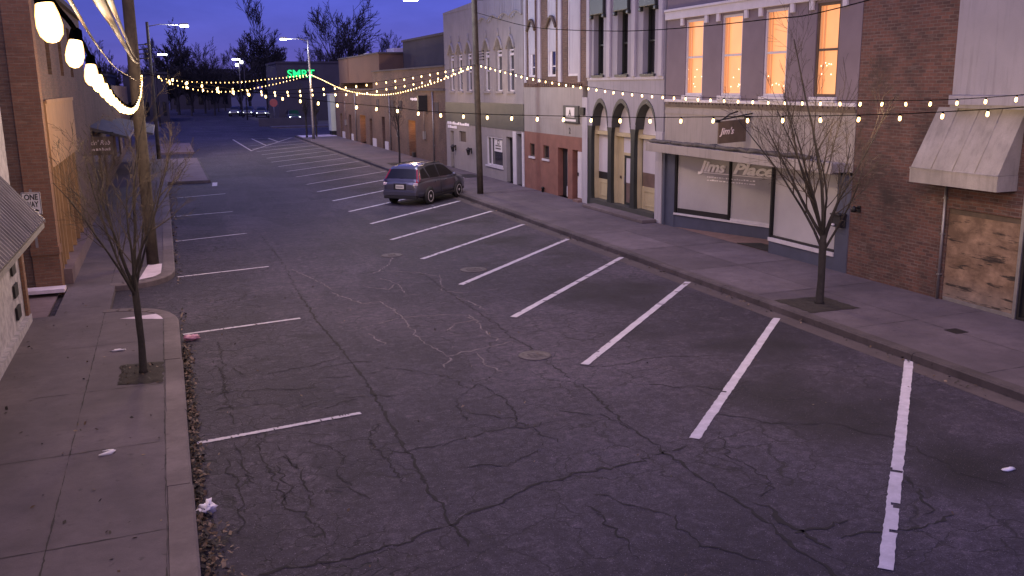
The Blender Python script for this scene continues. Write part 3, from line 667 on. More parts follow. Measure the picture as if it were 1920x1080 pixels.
for i, (a, b) in enumerate(WIN):
    w = MB(); frame(w, P, a, b, 4.54, 6.88, .07, .03, .12); pbox(w, P, a+.07, b-.07, 5.69, 5.75, .05, .10)
    wf = w.build('window', 'brown_wood' if i == 3 else 'white_trim', bc)
    w = MB(); pbox(w, P, a+.07, b-.07, 4.61, 6.81, .125, .13); w.build('pane', 'lit_window', wf)
    w = MB(); pbox(w, P, b-.24, b-.20, 4.61, 6.81, .085, .12); pbox(w, P, b-.13, b-.07, 4.61, 6.81, .07, .12); w.build('blind_edge', 'lit_jamb', wf)
    random.seed(30+i)
    for k in range(7):
        w = MB(); c = Vector(P(random.uniform(a+.12,b-.1), random.choice((4.85,5.1,5.35))+random.uniform(-.05,.05), .08)); w.lathe([(.004,-.018),(.018,0),(.004,.018)], c, n=6); w.build('fairy_light', 'fairy', wf)
# ground floor: pilasters, splayed display window, right display window
w = MB(); pbox(w, P, 27.42, 28.13, .15, 2.62, .0, .25); pbox(w, P, 18.77, 19.25, .15, 2.62, -.01, .0-.003); pbox(w, P, 19.26, 22.06, .15, .5, .0, .2); pbox(w, P, 28.0, 28.12, .15, 2.62, -.06, -.003)
g0, g1 = Vector((15.97,27.42)), Vector((17.1,23.4)); dd = (g1-g0).normalized(); nn = Vector((-dd.y, dd.x))
if nn.x < 0: nn = -nn
def gl(t0, t1, z0, z1, off0, off1, mb):
    a, b = g0.lerp(g1, t0), g0.lerp(g1, t1); p = [a+nn*off0, b+nn*off0, b+nn*off1, a+nn*off1]
    mb.prism([(q.x, q.y, z0) for q in p], (0, 0, z1-z0))
gl(0, 1, .15, .58, 0, .15, w); pbox(w, P, 22.0, 22.07, .15, 2.62, .25, 1.2)
w.build('blue_stallriser', 'blue_paint', bc)
w = MB(); gl(0, 1, .58, .64, -.05, .15, w); pbox(w, P, 19.26, 22.06, .5, .60, -.04, .2); w.build('sill', 'white_trim', bc)
w = MB(); gl(.0, 1, .64, 2.62, .06, .08, w); w.quad((17.1,23.4,.15),(17.1,22.05,.15),(17.1,22.05,2.62),(17.1,23.4,2.62))
sw = w.build('display_window', 'blind', bc)
w = MB(); gl(.03, .55, .64, .80, .02, .055, w); w.build('window_gap', 'black', sw)
w = MB(); gl(.558, .575, .64, 2.62, -.01, .06, w); gl(.0, .02, .64, 2.62, -.01, .06, w); w.build('mullion', 'metal_dark', sw)
w = MB(); gl(.58, 1, .64, .70, .02, .055, w); w.build('pale_strip', 'white_trim', sw)
# lettering on the display window
gdir = Vector((dd.x, dd.y, 0))
def gpt(t, z, off=-.004):
    q = g0.lerp(g1, t)+nn*(.06+off); return (q.x, q.y, z)
def glt(body, t, z, size, wd, bold=.012): text('lettering', body, 'letter', gpt(t, z, -.035), gdir, (0,0,1), size, sw, .32, .02, bold, wd)
glt("Jims", .265, 2.13, .46, 1.17, .018); glt("Place", .59, 2.13, .46, 1.62, .018)
w = MB(); gl(.24, .55, 2.06, 2.09, .03, .052, w); gl(.585, .99, 2.06, 2.085, .03, .052, w)
random.seed(3)
for r_, z in enumerate((1.92, 1.82)):
    t = .33
    while t < .8:
        dt = random.uniform(.008,.022); gl(t, t+dt, z, z+random.uniform(.02,.05), .045, .055, w); t += dt+random.uniform(.004,.012)
w.build('lettering_rule', 'letter', sw)
w = MB(); pbox(w, P, 19.26, 22.0, .66, 2.62, .10, .12); sw2 = w.build('display_window', 'blind', bc)
w = MB(); pbox(w, P, 19.26, 22.0, .60, .66, .03, .098); w.build('window_gap', 'black', sw2)
for q in ((22.0,22.07,0),(19.25,19.3,.02)): w = MB(); pbox(w, P, q[0], q[1], .6, 2.62, q[2], .10); w.build('mullion', 'metal_dark', sw2)
w = MB(); w.poly([(15.98,27.35,.156),(17.08,23.42,.22),(17.08,22.1,.22),(15.98,22.1,.156)]); w.build('entry_floor', 'floor_brick', bc)
w = MB(); w.prism([(15.99,22.12,.165),(15.99,23.7,.165),(16.5,23.2,.20),(16.5,22.12,.20)], (0,0,.012)); tag(w.build('door_mat', 'black', loc=(16.2,22.8,.17)), 'dark floor mat in the recessed entry of the slate blue shop', 'door mat')
w = MB(); w.box(15.42, FX_-.004, 18.9, 28.35, 2.70, 2.93); w.box(15.36, 15.42, 18.85, 28.4, 2.68, 2.96); w.build('canopy', 'cream', bc, .01)
w = MB(); random.seed(11); y = 20.0
while y < 27.2:
    ln = random.uniform(.9,1.7); z = 2.99
    pts_ = [(15.62+.12*noise.noise(Vector((yy,1,0)))*1.5, yy, z+.05*noise.noise(Vector((yy*2,3,0)))+.02) for yy in [y+ln*i/8 for i in range(9)]]
    w.tube(pts_, [.05+.03*abs(noise.noise(Vector((i*.7,y,2)))) for i in range(9)], 7)
    pts_ = [(15.78+.1*noise.noise(Vector((yy,5,0))), yy, z+.02+.06*noise.noise(Vector((yy*2,7,0)))) for yy in [y+.3+ln*i/8 for i in range(9)]]
    w.tube(pts_, [.04+.04*abs(noise.noise(Vector((i*.9,y,4)))) for i in range(9)], 7); y += ln+.05
w.build('rolled_cover', 'tarp', bc)
# hanging sign
hs = thing('hanging_sign', 'brown hanging shop sign lettered Jims over the slate blue storefront', 'sign', (15.3, 23.1, 3.2))
w = MB(); w.prism([(14.82,23.08,3.22),(15.74,23.08,3.26),(15.74,23.08,3.90),(14.82,23.08,3.84)], (0,.05,0)); w.build('board', 'brown_wood', hs)
w = MB(); w.tube([(15.94,23.1,4.05),(15.3,23.1,3.95),(14.7,23.1,3.86)], .02, 6); w.box(14.72,14.86,23.06,23.16,3.82,3.9); w.box(15.7,15.86,23.06,23.16,3.84,3.98); w.tube([(14.95,23.1,3.9),(15.2,23.1,4.05),(15.45,23.1,4.12)], .022, 6); w.build('bracket', 'metal_dark', hs)
text('lettering', "Jim's", 'letter_pink', (14.88,23.07,3.48), (1,0,.03), (0,0,1), .26, hs, .3, .004, .004, .48)
mbx = thing('mailbox', 'black mailbox mounted on the slate blue pilaster behind the right tree', 'mailbox', (15.8, 19.02, 1.45))
w = MB(); w.box(15.74,15.935,18.86,19.2,1.32,1.62); w.box(15.70,15.935,18.84,19.22,1.62,1.66); w.build('box', 'black', mbx, .01)
w = MB(); w.box(15.69,15.735,19.05,19.16,1.36,1.40); w.build('label_plate', 'paper', mbx)

# ---- B2: white arcade building
bb = thing('arcade_building', 'pale painted building with three pointed arches and tall black windows', 'building', (FX_, 31.3, .15))
y0, y1 = 28.25, 34.36
WB = [(32.95,33.82),(30.95,31.78),(28.95,29.8)]
w = MB(); w.wall(P, y0, y1, 4.42, 11, [(a, b, 5.25, 7.5) for a, b in WB]+[(a-.16, b+.16, 7.5, 8.9) for a, b in WB], .35); body(w, y0, y1, 11, 18.4)
cols = [(33.88,34.36),(32.16,32.52),(30.25,30.65),(28.25,28.76)]; spring, apex = 3.3, 4.22
for (a, b) in ((32.52,33.88),(30.65,32.16),(28.76,30.25)):     # masonry above each pointed arch
    n = 16; arc = []
    for i in range(n+1):
        t = i/n; u = a+(b-a)*t; q = abs(2*t-1)
        arc.append((u, spring+(apex-spring)*math.sqrt(max(0, 1-q**1.7))))
    for (u, z), (u2, z2) in zip(arc, arc[1:]):
        w.quad(P(u,z,0), P(u2,z2,0), P(u2,4.42,0), P(u,4.42,0)); w.quad(P(u,z,.35), P(u,4.42,.35), P(u2,4.42,.35), P(u2,z2,.35))
    k = MB()
    for (u, z), (u2, z2) in zip(arc, arc[1:]): k.quad(P(u,z-.004,-.02), P(u2,z2-.004,-.02), P(u2,z2-.004,.34), P(u,z-.004,.34))
    for (u, z), (u2, z2) in zip(arc, arc[1:]): k.quad(P(u,z,-.03), P(u2,z2,-.03), P(u2,z2+.16,-.03), P(u,z+.16,-.03)); 
    for (u, z), (u2, z2) in zip(arc, arc[1:]): k.quad(P(u,z+.16,-.03), P(u2,z2+.16,-.03), P(u2,z2+.16,.0), P(u,z+.16,.0))
    k.build('arch_band', 'dark_green', bb)
for a, b in cols: pbox(w, P, a, b, 3.3, 4.42, .0, .35)
w.build('wall', 'lav_wall', bb)
w = MB(); pbox(w, P, 28.25, 28.72, .15, 3.3, -.03, .3); w.build('pilaster', 'white_wall', bb)
w = MB(); pbox(w, P, 34.33, 34.82, .15, 4.4, -.03, .0-.004); w.build('pilaster', 'white_wall', bb)
for a, b in cols[:3]:
    c = (a+b)/2 if a < 33 else 34.1; hw = .17
    k = MB(); prof = [(.15,.30),(.22,.26),(.5,.18),(1.0,.15),(2.7,.14),(3.1,.16),(3.3,.22)]
    vs = []
    for z, r in prof: vs += [P(c-r,z,-.02), P(c+r,z,-.02), P(c+r,z,.12), P(c-r,z,.12)]
    fs = [(i*4+j, i*4+(j+1) % 4, i*4+4+(j+1) % 4, i*4+4+j) for i in range(len(prof)-1) for j in range(4)]
    k.add(vs, fs+[(0,3,2,1),(24,25,26,27)]); cob = k.build('column', 'green_black', bb)
    k = MB(); pbox(k, P, c-.14, c+.14, .3, 3.3, .125, .33); k.build('column_reveal', 'yellow_cream', cob)
# recessed storefront between the columns
XS = .30
w = MB(); pbox(w, P, 32.4, 34.0, .15, .42, -.05, .5); pbox(w, P, 28.76, 32.4, .15, .42, -.05, .5); w.build('base_step', 'dark_green', bb)
w = MB(); pbox(w, P, 28.5, 33.5, .15, .27, -.62, -.06); tag(w.build('concrete_step', 'kerb', bevel=.02, loc=(15.6,31,.15)), 'low concrete step in front of the arched storefront', 'step')
w = MB(); pbox(w, P, 28.76, 34.3, 2.98, 3.12, .16, .42); pbox(w, P, 32.5, 33.95, .42, 1.22, XS, XS+.05); pbox(w, P, 28.76, 30.25, .42, 1.25, XS, XS+.05); pbox(w, P, 31.78, 32.2, .42, 2.98, XS, XS+.05); pbox(w, P, 30.62, 31.78, 2.28, 2.38, XS-.02, XS+.05); pbox(w, P, 30.62, 30.74, .42, 2.28, XS-.02, XS+.05); pbox(w, P, 31.66, 31.78, .42, 2.28, XS-.02, XS+.05)
frame(w, P, 32.62, 33.75, .55, 1.12, .05, XS-.02, XS-.003); frame(w, P, 28.9, 30.1, .55, 1.12, .05, XS-.02, XS-.003)
w.build('storefront_panel', 'yellow_cream', bb)
for (a, b, z0, z1, mt, nm) in ((32.5,33.95,1.5,2.98,'white_blind','shop_window'),(28.76,30.25,1.75,2.98,'white_blind','shop_window'),(30.62,31.78,2.38,2.98,'white_blind','shop_window'),(32.5,33.95,1.22,1.5,'black','window_gap'),(28.76,30.25,1.25,1.75,'brown_glass','window_gap')):
    k = MB(); pbox(k, P, a, b, z0, z1, XS+.02, XS+.04); k.build(nm, mt, bb)
for a, b in ((32.52,33.88),(30.65,32.16),(28.76,30.25)):
    k = MB(); pbox(k, P, a-.1, b+.1, 3.12, 4.3, XS+.03, XS+.05); k.build('fanlight', 'white_blind', bb)
k = MB(); frame(k, P, 30.74, 31.66, .42, 2.28, .09, XS+.0, XS+.05); dr = k.build('door', 'green_black', bb)
k = MB(); pbox(k, P, 30.83, 31.57, 1.25, 2.19, XS+.02, XS+.035); k.build('pane', 'white_blind', dr)
k = MB(); pbox(k, P, 30.83, 31.57, .51, 1.25, XS+.022, XS+.037); k.build('lower_pane', 'brown_glass', dr)
k = MB(); pbox(k, P, 31.60, 31.64, 1.2, 1.5, XS-.04, XS-.004); k.build('handle', 'metal_grey', dr)
k = MB(); pbox(k, P, 31.9, 32.0, 1.38, 1.48, XS-.03, XS-.003); k.build('wall_switch', 'brown_wood', bb)
for a, b in WB:
    k = MB(); frame(k, P, a, b, 5.25, 7.5, .06, .2, .28); pbox(k, P, a+.06, b-.06, 6.35, 6.41, .22, .28); wf = k.build('window', 'green_black', bb)
    k = MB(); pbox(k, P, a, b, 5.25, 7.5, .29, .31); k.build('pane', 'dark_glass', wf)
    k = MB(); pbox(k, P, a-.08, b+.08, 5.17, 5.25, -.08, .2); k.build('sill', 'dark_green', wf)
    k = MB(); pbox(k, P, a-.16, b+.16, 7.5, 8.9, -.12, .3); pbox(k, P, a-.2, a-.02, 7.36, 7.5, -.12, .2); pbox(k, P, b+.02, b+.2, 7.36, 7.5, -.12, .2); k.build('hood', 'green_black', wf, .03)
w = MB(); pbox(w, P, 28.26, 34.35, 5.05, 5.16, -.04, -.003)
for c in (32.4, 30.4, 28.45, 34.2): pbox(w, P, c-.13, c+.13, 5.16, 11, -.09, -.003)
w.build('pier_strip', 'white_wall', bb, .01)

# ---- B1: white and brick building with red ground floor
b1 = thing('brick_pier_building', 'building with brick piers, white boarded windows and a red ground floor', 'building', (FX_, 37.9, .15))
y0, y1 = 34.40, 41.42
WP = [(40.0,40.85),(37.6,38.55),(35.3,36.35)]
small = [(40.12,40.74,1.66,2.25),(38.4,39.08,1.66,2.25)]; doors = [(36.35,37.4,.15,2.25),(35.28,35.85,.15,2.25)]
w = MB(); w.wall(P, 34.84, y1, .1, 2.78, small+doors, .3); w.build('ground_floor_wall', 'brick_red_paint', b1)
w = MB(); w.wall(P, 34.84, y1, 2.781, 4.80, [], .3); pbox(w, P, 34.84, y1, 3.45, 3.49, -.012, -.003); w.build('signband', 'cream', b1)
w = MB(); w.wall(P, y0, y1, 4.801, 11, [(a, b, 5.25, 10.2) for a, b in WP], .3); body(w, y0, y1, 11, 18.4)
for k in range(30): pbox(w, P, 34.9+k*.216, 35.02+k*.216, 4.83, 4.95, -.05, -.003)
w.build('wall', 'brick_brown', b1)
w = MB()
for c, hw in ((39.4,.18),(37.05,.16)): pbox(w, P, c-hw, c+hw, 5.0, 11, -.07, -.003)
pbox(w, P, 35.02, 35.22, 5.0, 11, -.05, -.003); pbox(w, P, 41.0, 41.2, 5.0, 11, -.07, -.003)
w.build('white_pilaster', 'white_wall', b1)
for i, (a, b) in enumerate(WP):
    k = MB(); frame(k, P, a, b, 5.25, 10.2, .09, .03, .12); wf = k.build('window', 'white_trim', b1)
    zt = (6.25, 6.3, 5.3)[i]
    k = MB(); pbox(k, P, a+.09, b-.09, zt, 10.1, .06, .10); k.build('boarding', 'white_wall', wf)
    if i < 2:
        k = MB(); pbox(k, P, a+.09, b-.35, 5.34, zt, .11, .13); k.build('pane', 'dark_glass', wf)
        k = MB(); pbox(k, P, a+.09, b-.35, 5.66, 5.71, .09, .108); pbox(k, P, b-.35, b-.09, 5.34, zt, .08, .12); k.build('sash_bar', 'white_trim', wf)
        k = MB(); n = 12; arc = [(a-.05+(b-a+.1)*j/n, 7.3+.45*math.sin(math.pi*j/n)) for j in range(n+1)]
        k.tube([P(u, z, -.03) for u, z in arc], .07, 6); k.build('hood', 'brown_wood', wf)
for u0, u1, z0, z1 in small:
    k = MB(); frame(k, P, u0, u1, z0, z1, .05, .06, .12); wf = k.build('small_window', 'brown_wood', b1)
    k = MB(); pbox(k, P, u0, u1, z0, z1, .12, .14); k.build('pane', 'dark_glass', wf)
    k = MB(); pbox(k, P, u0-.06, u1+.06, z0-.09, z0, -.05, .06); k.build('sill', 'white_trim', wf)
k = MB(); pbox(k, P, 36.35, 37.4, .15, 2.25, .24, .28); dr = k.build('door', 'black', b1)
k = MB(); pbox(k, P, 36.62, 36.70, .5, 2.1, .15, .238); pbox(k, P, 36.5, 36.9, .16, .6, .2, .238); k.build('jamb_board', 'white_trim', dr)
k = MB(); pbox(k, P, 35.28, 35.85, .15, 2.25, .24, .28); k.build('door', 'brown_wood', b1)
k = MB(); pbox(k, P, 34.86, 35.24, .3, 2.2, -.03, .0-.003); dr = k.build('white_door', 'white_trim', b1)
k = MB(); pbox(k, P, 35.14, 35.19, 1.2, 1.35, -.07, -.031); k.build('handle', 'metal_dark', dr)
k = MB(); k.box(15.72,15.94,34.8,35.3,.15,.25); k.build('door_step', 'floor_brick', b1)
fs_ = thing('framed_sign', 'dark framed notice sign with a white square on the white band', 'sign', (15.9, 35.85, 3.35))
k = MB(); pbox(k, P, 35.1, 36.65, 3.34, 4.05, -.09, -.004); k.build('frame', 'dark_green', fs_, .02)
k = MB(); pbox(k, P, 35.45, 36.3, 3.58, 3.98, -.10, -.091); pbox(k, P, 35.3, 36.45, 3.41, 3.5, -.10, -.091); k.build('panel', 'sign_white', fs_)
text('lettering', 'A', 'sign_black', (FX_-.104, 36.0, 3.65), (0,-1,0), (0,0,1), .34, fs_, 0, .002, .012)
text('house_number', '2', 'sign_black', (FX_-.006, 36.2, 2.9), (0,-1,0), (0,0,1), .34, b1, 0, .003, .008)
k = MB(); pbox(k, P, 34.5, 34.95, 3.7, 4.0, -.12, -.032); tag(k.build('junction_box', 'metal_dark', loc=(15.88,34.7,3.85)), 'small grey electrical box beside the framed notice sign', 'box')
k = MB(); k.lathe([(.03,0),(.06,.03),(.06,.16),(.09,.18),(.03,.25)], (15.86,38.95,.15), n=10); tag(k.build('standpipe', 'metal_dark', loc=(15.86,38.95,.15)), 'short dark standpipe at the foot of the red painted wall', 'standpipe')

# ---- A2, A1: two beige Gothic fronts
def ogee_hole(mb, P, a, b, z0, zs, za, depth, ztop, mi=0):
    n = 10; arc = []
    for i in range(n+1):
        t = i/n; q = abs(2*t-1); arc.append((a+(b-a)*t, zs+(za-zs)*(1-q**1.5)**.8 if q < 1 else zs))
    for (u, z), (u2, z2) in zip(arc, arc[1:]):
        mb.quad(P(u,z,0), P(u2,z2,0), P(u2,ztop,0), P(u,ztop,0), mi); mb.quad(P(u,z,0), P(u,z,depth), P(u2,z2,depth), P(u2,z2,0), mi)
    return arc
def gothic(root, wins, y0, y1, zt, zf, mat, drop):
    holes = [(a, b, 4.6, 7.3) for a, b in wins]
    w = MB(); w.wall(P, y0, y1, zf, zt, holes, .3)
    body(w, y0, y1, zt, 18.4)
    hoods = []
    for a, b in wins: hoods.append(ogee_hole(w, P, a, b, 4.6, 6.55, 7.15, .3, 7.3))
    w.build('wall', mat, root)
    for (a, b), arc in zip(wins, hoods):
        k = MB(); frame(k, P, a, b, 4.6, 6.6, .07, .12, .2); pbox(k, P, a+.07, b-.07, 5.6, 5.66, .13, .19); pbox(k, P, a+.07, b-.07, 6.3, 6.42, .1, .19); wf = k.build('window', 'white_trim', root)
        k = MB(); pbox(k, P, a-.02, b+.02, 4.55, 7.25, .21, .23); k.build('pane', 'dark_glass', wf)
        k = MB(); k.tube([P(u+(u-(a+b)/2)*.22, z+.09, -.03) for u, z in arc], .07, 6); k.tube([P((a+b)/2, arc[5][1]+.05, -.03), P((a+b)/2, arc[5][1]+.5, -.03)], [.07,.02], 6); k.build('hood', mat, wf)
        k = MB(); pbox(k, P, a-.1, b+.1, 4.5, 4.6, -.08, .1); k.build('sill', mat, wf)
a2 = thing('gothic_building', 'beige building with three ogee windows and scalloped upper cladding beside the utility pole', 'building', (FX_, 44.7, .15))
gothic(a2, [(46.3,47.2),(44.4,45.35),(42.7,43.6)], 41.46, 47.95, 11, 4.02, 'beige', 0)
w = MB(); n = 26
for i in range(n):
    u = 41.55+6.3*i/n; pbox(w, P, u, u+.2, 8.15+.12*math.sin(i*.9), 11, -.07, -.003)
w.build('ribbed_cladding', 'lav_wall', a2)
w = MB(); w.tube([P(41.5+6.4*i/24, 8.1+.22*abs(math.sin(i*.52))-.25*(1-i/24)*0, -.06) for i in range(25)], .05, 6); w.build('scallop_trim', 'beige', a2)
w = MB(); pbox(w, P, 41.46, 47.95, 2.75, 4.019, -.02, .25); w.build('fascia', 'dark_green', a2)
w = MB(); w.wall(P, 41.46, 47.95, .1, 2.75, [(44.5,47.0,.8,2.3),(43.0,43.95,.15,2.4),(41.7,42.45,.15,2.62)], .3); w.build('ground_floor_wall', 'beige', a2)
k = MB(); frame(k, P, 44.5, 47.0, .8, 2.3, .07, .03, .12); pbox(k, P, 46.3, 46.36, .87, 2.23, .04, .11); wf = k.build('shop_window', 'white_trim', a2)
k = MB(); pbox(k, P, 44.5, 47.0, .8, 2.3, .13, .15); k.build('pane', 'dark_glass', wf)
k = MB(); pbox(k, P, 44.4, 47.1, .72, .8, -.06, .03); k.build('sill', 'white_trim', wf)
k = MB(); pbox(k, P, 44.9, 46.1, 1.55, 2.2, .115, .128); k.build('poster', 'sign_white', wf)
k = MB(); [pbox(k, P, 45.1, 45.9, z, z+.06, .108, .114) for z in (1.68,1.82)]; frame(k, P, 45.3, 45.6, 1.92, 2.14, .05, .108, .114); k.build('poster_print', 'sign_black', wf)
k = MB(); pbox(k, P, 43.0, 43.95, .15, 2.4, .2, .24); dr = k.build('door', 'black', a2); k = MB(); pbox(k, P, 43.3, 43.6, 1.0, 1.9, .185, .198); k.build('notice', 'far_grey', dr)
k = MB(); pbox(k, P, 41.7, 42.45, .15, 2.62, .25, .29); k.build('doorway', 'void', a2)
w = MB(); pbox(w, P, 42.5, 42.95, .15, 2.7, -.03, -.003); pbox(w, P, 41.44, 41.66, .15, 2.7, -.05, -.003); w.build('white_post', 'white_trim', a2)
a1 = thing('gothic_building', 'beige building with three pointed windows and a sloping parapet left of the pole', 'building', (FX_, 51.2, .15))
gothic(a1, [(52.6,53.5),(51.0,51.9),(49.3,50.2)], 48.0, 54.5, 8.95, 3.95, 'beige', 0)
w = MB(); w.prism([P(48.0,8.95,-.02), P(54.5,8.95,-.02), P(54.5,9.05,-.02), P(48.0,9.25,-.02)], (.4,0,0)); w.build('parapet', 'beige', a1)
w = MB(); pbox(w, P, 48.0, 54.5, 2.75, 3.949, -.02, .25); w.build('fascia', 'dark_green', a1)
w = MB(); w.wall(P, 48.0, 54.5, .1, 2.75, [(53.0,53.7,.15,2.3),(48.2,48.6,.15,2.5),(50.6,51.9,1.75,2.35)], .3); w.build('ground_floor_wall', 'cream', a1)
for u0, u1, nm in ((53.0,53.7,'door'),(48.2,48.6,'door')): k = MB(); pbox(k, P, u0, u1, .15, 2.5, .2, .24); k.build(nm, 'black', a1)
k = MB(); pbox(k, P, 50.6, 51.9, 1.75, 2.35, .1, .14); k.build('window', 'brown_wood', a1)
k = MB(); random.seed(5); u = 57.1-3.0
for z, a, b in ((2.68,49.9,54.1),(2.46,52.2,54.0)):
    u = b
    while u > a:
        wd = random.uniform(.16,.34); pbox(k, P, u-wd, u, z, z+random.uniform(.1,.17), -.04, -.021); u -= wd+random.uniform(.05,.14)
k.build('lettering', 'letter', a1)
for yy, lab in ((52.6,'black wall lantern nearer the far door of the cream shopfront'), (49.6,'black wall lantern closest to the right utility pole')):
    wl = thing('wall_lantern', lab, 'lantern', (15.8,yy,1.3), 'wall lanterns on the cream shopfront')
    k = MB(); k.box(15.9,15.945,yy-.06,yy+.06,1.2,1.5); k.tube([(15.9,yy,1.45),(15.75,yy,1.52)], .02, 6); k.build('bracket', 'metal_dark', wl)
    k = MB(); k.lathe([(.06,-.18),(.12,.1),(.16,.12),(.04,.24)], (15.75,yy,1.3), n=8, smooth=False); k.build('lamp_body', 'black', wl)

# ---- A3: low brick row, brick hall beyond, corner panel
a3 = thing('brick_row', 'low brown brick shop row with small white pedestals and orange lit doorways', 'building', (FX_, 74, .15))
rec = [(61.9,63.8,.15,2.6),(78.6,80.9,.15,2.5)]; dk = [(75.9,76.9,.15,2.3),(71.2,72.2,.15,2.6),(84.9,86.0,.15,2.4),(89.4,90.4,.15,2.4)]
w = MB(); w.wall(P, 54.52, 93, .1, 4.6, rec+dk, .5); body(w, 54.52, 93, 5.2, 18.4, 30, FX_+.5); w.wall(P, 54.52, 75, 4.6, 6.0, [], .5); w.build('wall', 'brick_brown', a3)
w = MB(); pbox(w, P, 54.53, 93, 4.6, 4.72, -.12, -.003); pbox(w, P, 54.53, 75, 6.0, 6.1, -.1, .6); w.build('coping', 'far_grey', a3)
for a, b, z0, z1 in rec:
    k = MB(); pbox(k, P, a, b, z0, z1, 1.4, 1.45); pbox(k, P, b, b+.05, z0, z1, .5, 1.4); pbox(k, P, a-.05, a, z0, z1, .5, 1.4); pbox(k, P, a, b, z1, z1+.05, .5, 1.4); k.build('entry_recess', 'orange_wood', a3)
    lamp('entry_glow', (FX_+.45, (a+b)/2, 2.35), 30, (1,.5,.2), a3, .1)
    k = MB(); pbox(k, P, (a+b)/2-.15, (a+b)/2+.15, z1-.06, z1-.01, .35, .55); k.build('entry_lamp', 'lit_window', a3)
k = MB(); pbox(k, P, 62.2, 63.1, 1.45, 1.75, 1.3, 1.39); k.build('door_box', 'black', a3)
k = MB(); pbox(k, P, 61.95, 62.3, .16, .5, -.2, -.01); tag(k.build('planter_box', 'black', bevel=.02, loc=(15.85,62.1,.15)), 'black box on the sidewalk beside the orange lit doorway', 'box')
for a, b, z0, z1 in dk: k = MB(); pbox(k, P, a, b, z0, z1, .3, .35); k.build('doorway', 'void', a3)
for i, (a, b, h) in enumerate(((74.4,75.7,.78),(70.1,71.2,.76),(88.2,89.4,.75),(84.0,84.9,.72))): k = MB(); pbox(k, P, a, b, .153, h, -.06, -.004); k.build('white_pedestal', 'white_trim', a3)
k = MB(); random.seed(6); u = 62.9
while u > 59.9: wd = random.uniform(.2,.4); pbox(k, P, u-wd, u, 3.93+random.uniform(0,.05), 4.08+random.uniform(-.02,.06), -.03, -.004); u -= wd+.06
k.build('lettering', 'letter', a3)
k = MB(); pbox(k, P, 58.6, 58.9, 3.3, 4.3, -.6, -.01); k.build('sign_bracket', 'black', a3)
for u in (57.2, 69.2, 82.5):
    k = MB(); k.tube([P(u,.2,-.06), P(u,4.55,-.06)], .045, 7); [pbox(k, P, u-.08, u+.08, z, z+.05, -.06, -.004) for z in (1.2,2.6,3.9)]; k.build('drainpipe', 'metal_grey', a3)
for u, z in ((59.2,1.5),(66.5,1.3),(87.2,1.4)):
    k = MB(); pbox(k, P, u, u+.35, z, z+.5, -.14, -.004); k.tube([P(u+.17,z+.5,-.07), P(u+.17,z+2.2,-.05)], .02, 5); k.build('meter_box', 'metal_grey', a3)
for u in (56.0, 65.5, 68.0, 73.0):
    k = MB(); frame(k, P, u, u+.9, 3.2, 3.9, .07, -.03, -.004); pbox(k, P, u+.07, u+.83, 3.27, 3.83, -.012, -.004); k.build('vent', 'far_dark', a3)
bh = thing('brick_hall', 'tall plain brown brick hall rising behind the low shop row', 'building', (19, 84, 0))
w = MB(); w.box(16.6, 40, 75.3, 93.5, 5.21, 7.45); w.build('wall', 'far_brick', bh)
w = MB(); w.box(16.5, 40, 75.2, 93.6, 7.45, 7.56); w.build('coping', 'far_grey', bh)
k = MB(); k.box(18, 20.5, 76, 78.5, 7.561, 7.9); k.box(18,18.8,86,88,7.561,7.85); k.build('roof_unit', 'pale_conc', bh)
bk = thing('dark_block', 'dark flat roofed block standing behind the beige pointed window building', 'building', (24, 64, 0))
w = MB(); w.box(18.5, 34, 54.6, 74.9, 5.3, 8.3); w.build('wall', 'far_dark', bk); w = MB(); w.box(18.4, 34.1, 54.55, 75.0, 8.3, 8.45); w.build('parapet', 'far_grey', bk)
cp = thing('panel_booth', 'pale green panelled kiosk wall at the far right corner of the street', 'kiosk', (16.2, 95, 0))
w = MB(); w.box(15.75,16.75,94.6,96.2,.55,4.1); w.build('panel', 'pale_green', cp, .02); w = MB(); w.box(15.8,16.7,94.7,96.1,.15,.55); w.build('plinth', 'black', cp); w = MB(); w.box(15.7,16.8,94.55,96.25,4.1,4.2); w.build('cap', 'white_trim', cp)
g = MB(); g.quad((12.5,92,.156),(16,92.5,.156),(16,95.9,.156),(12.5,95.9,.156)); structure(g.build('corner_pavement', 'pale_conc'))

# ------------------------------------------------------------------ left side
# white building with corrugated awning
lw = thing('white_brick_building', 'white painted brick building at the left edge with a corrugated awning', 'building', (FL, 14, .15))
w = MB(); w.wall(PL(FL), -4, 21.75, .1, 9, [], .3); w.wall(PY(21.4), -14, FL-.3, .1, 9, [], .35); w.build('wall', 'white_brick', lw)
w = MB(); w.box(FL-.02,FL+.10,-4,21.7,.152,.32); w.build('plinth', 'white_brick', lw)
w = MB(); y0, y1 = 11.0, 20.54; a = Vector((FL+.0,0,3.34)); b = Vector((-2.42,0,2.44)); vs = []; y = y0
while y < y1:
    for yy, dz in ((y,0),(y+.15,0),(y+.165,.035),(y+.215,.035),(y+.23,0)):
        for t in (0,.5,1): p = a.lerp(b, t); vs.append((p.x+dz*.8, min(yy, y1), p.z+dz*.6))
    y += .23
n = len(vs)//3-1
w.add(vs, [(i*3+j, i*3+j+1, (i+1)*3+j+1, (i+1)*3+j) for i in range(n) for j in (0,1)], 0, False)
o = w.build('awning', 'corr', lw); md = o.modifiers.new('solid','SOLIDIFY'); md.thickness = .012
w = MB(); w.prism([(FL,20.6,3.36),(-2.40,20.6,2.45),(-2.40,20.6,2.39),(FL,20.6,3.29)], (0,.05,0)); w.box(-2.47,-2.42,11,20.6,2.30,2.40); w.build('awning_frame', 'metal_grey', o)
w = MB(); w.box(FL+.01,FL+.07,21.5,21.78,.153,1.9); w.build('brick_corner', 'brick_orange', lw)
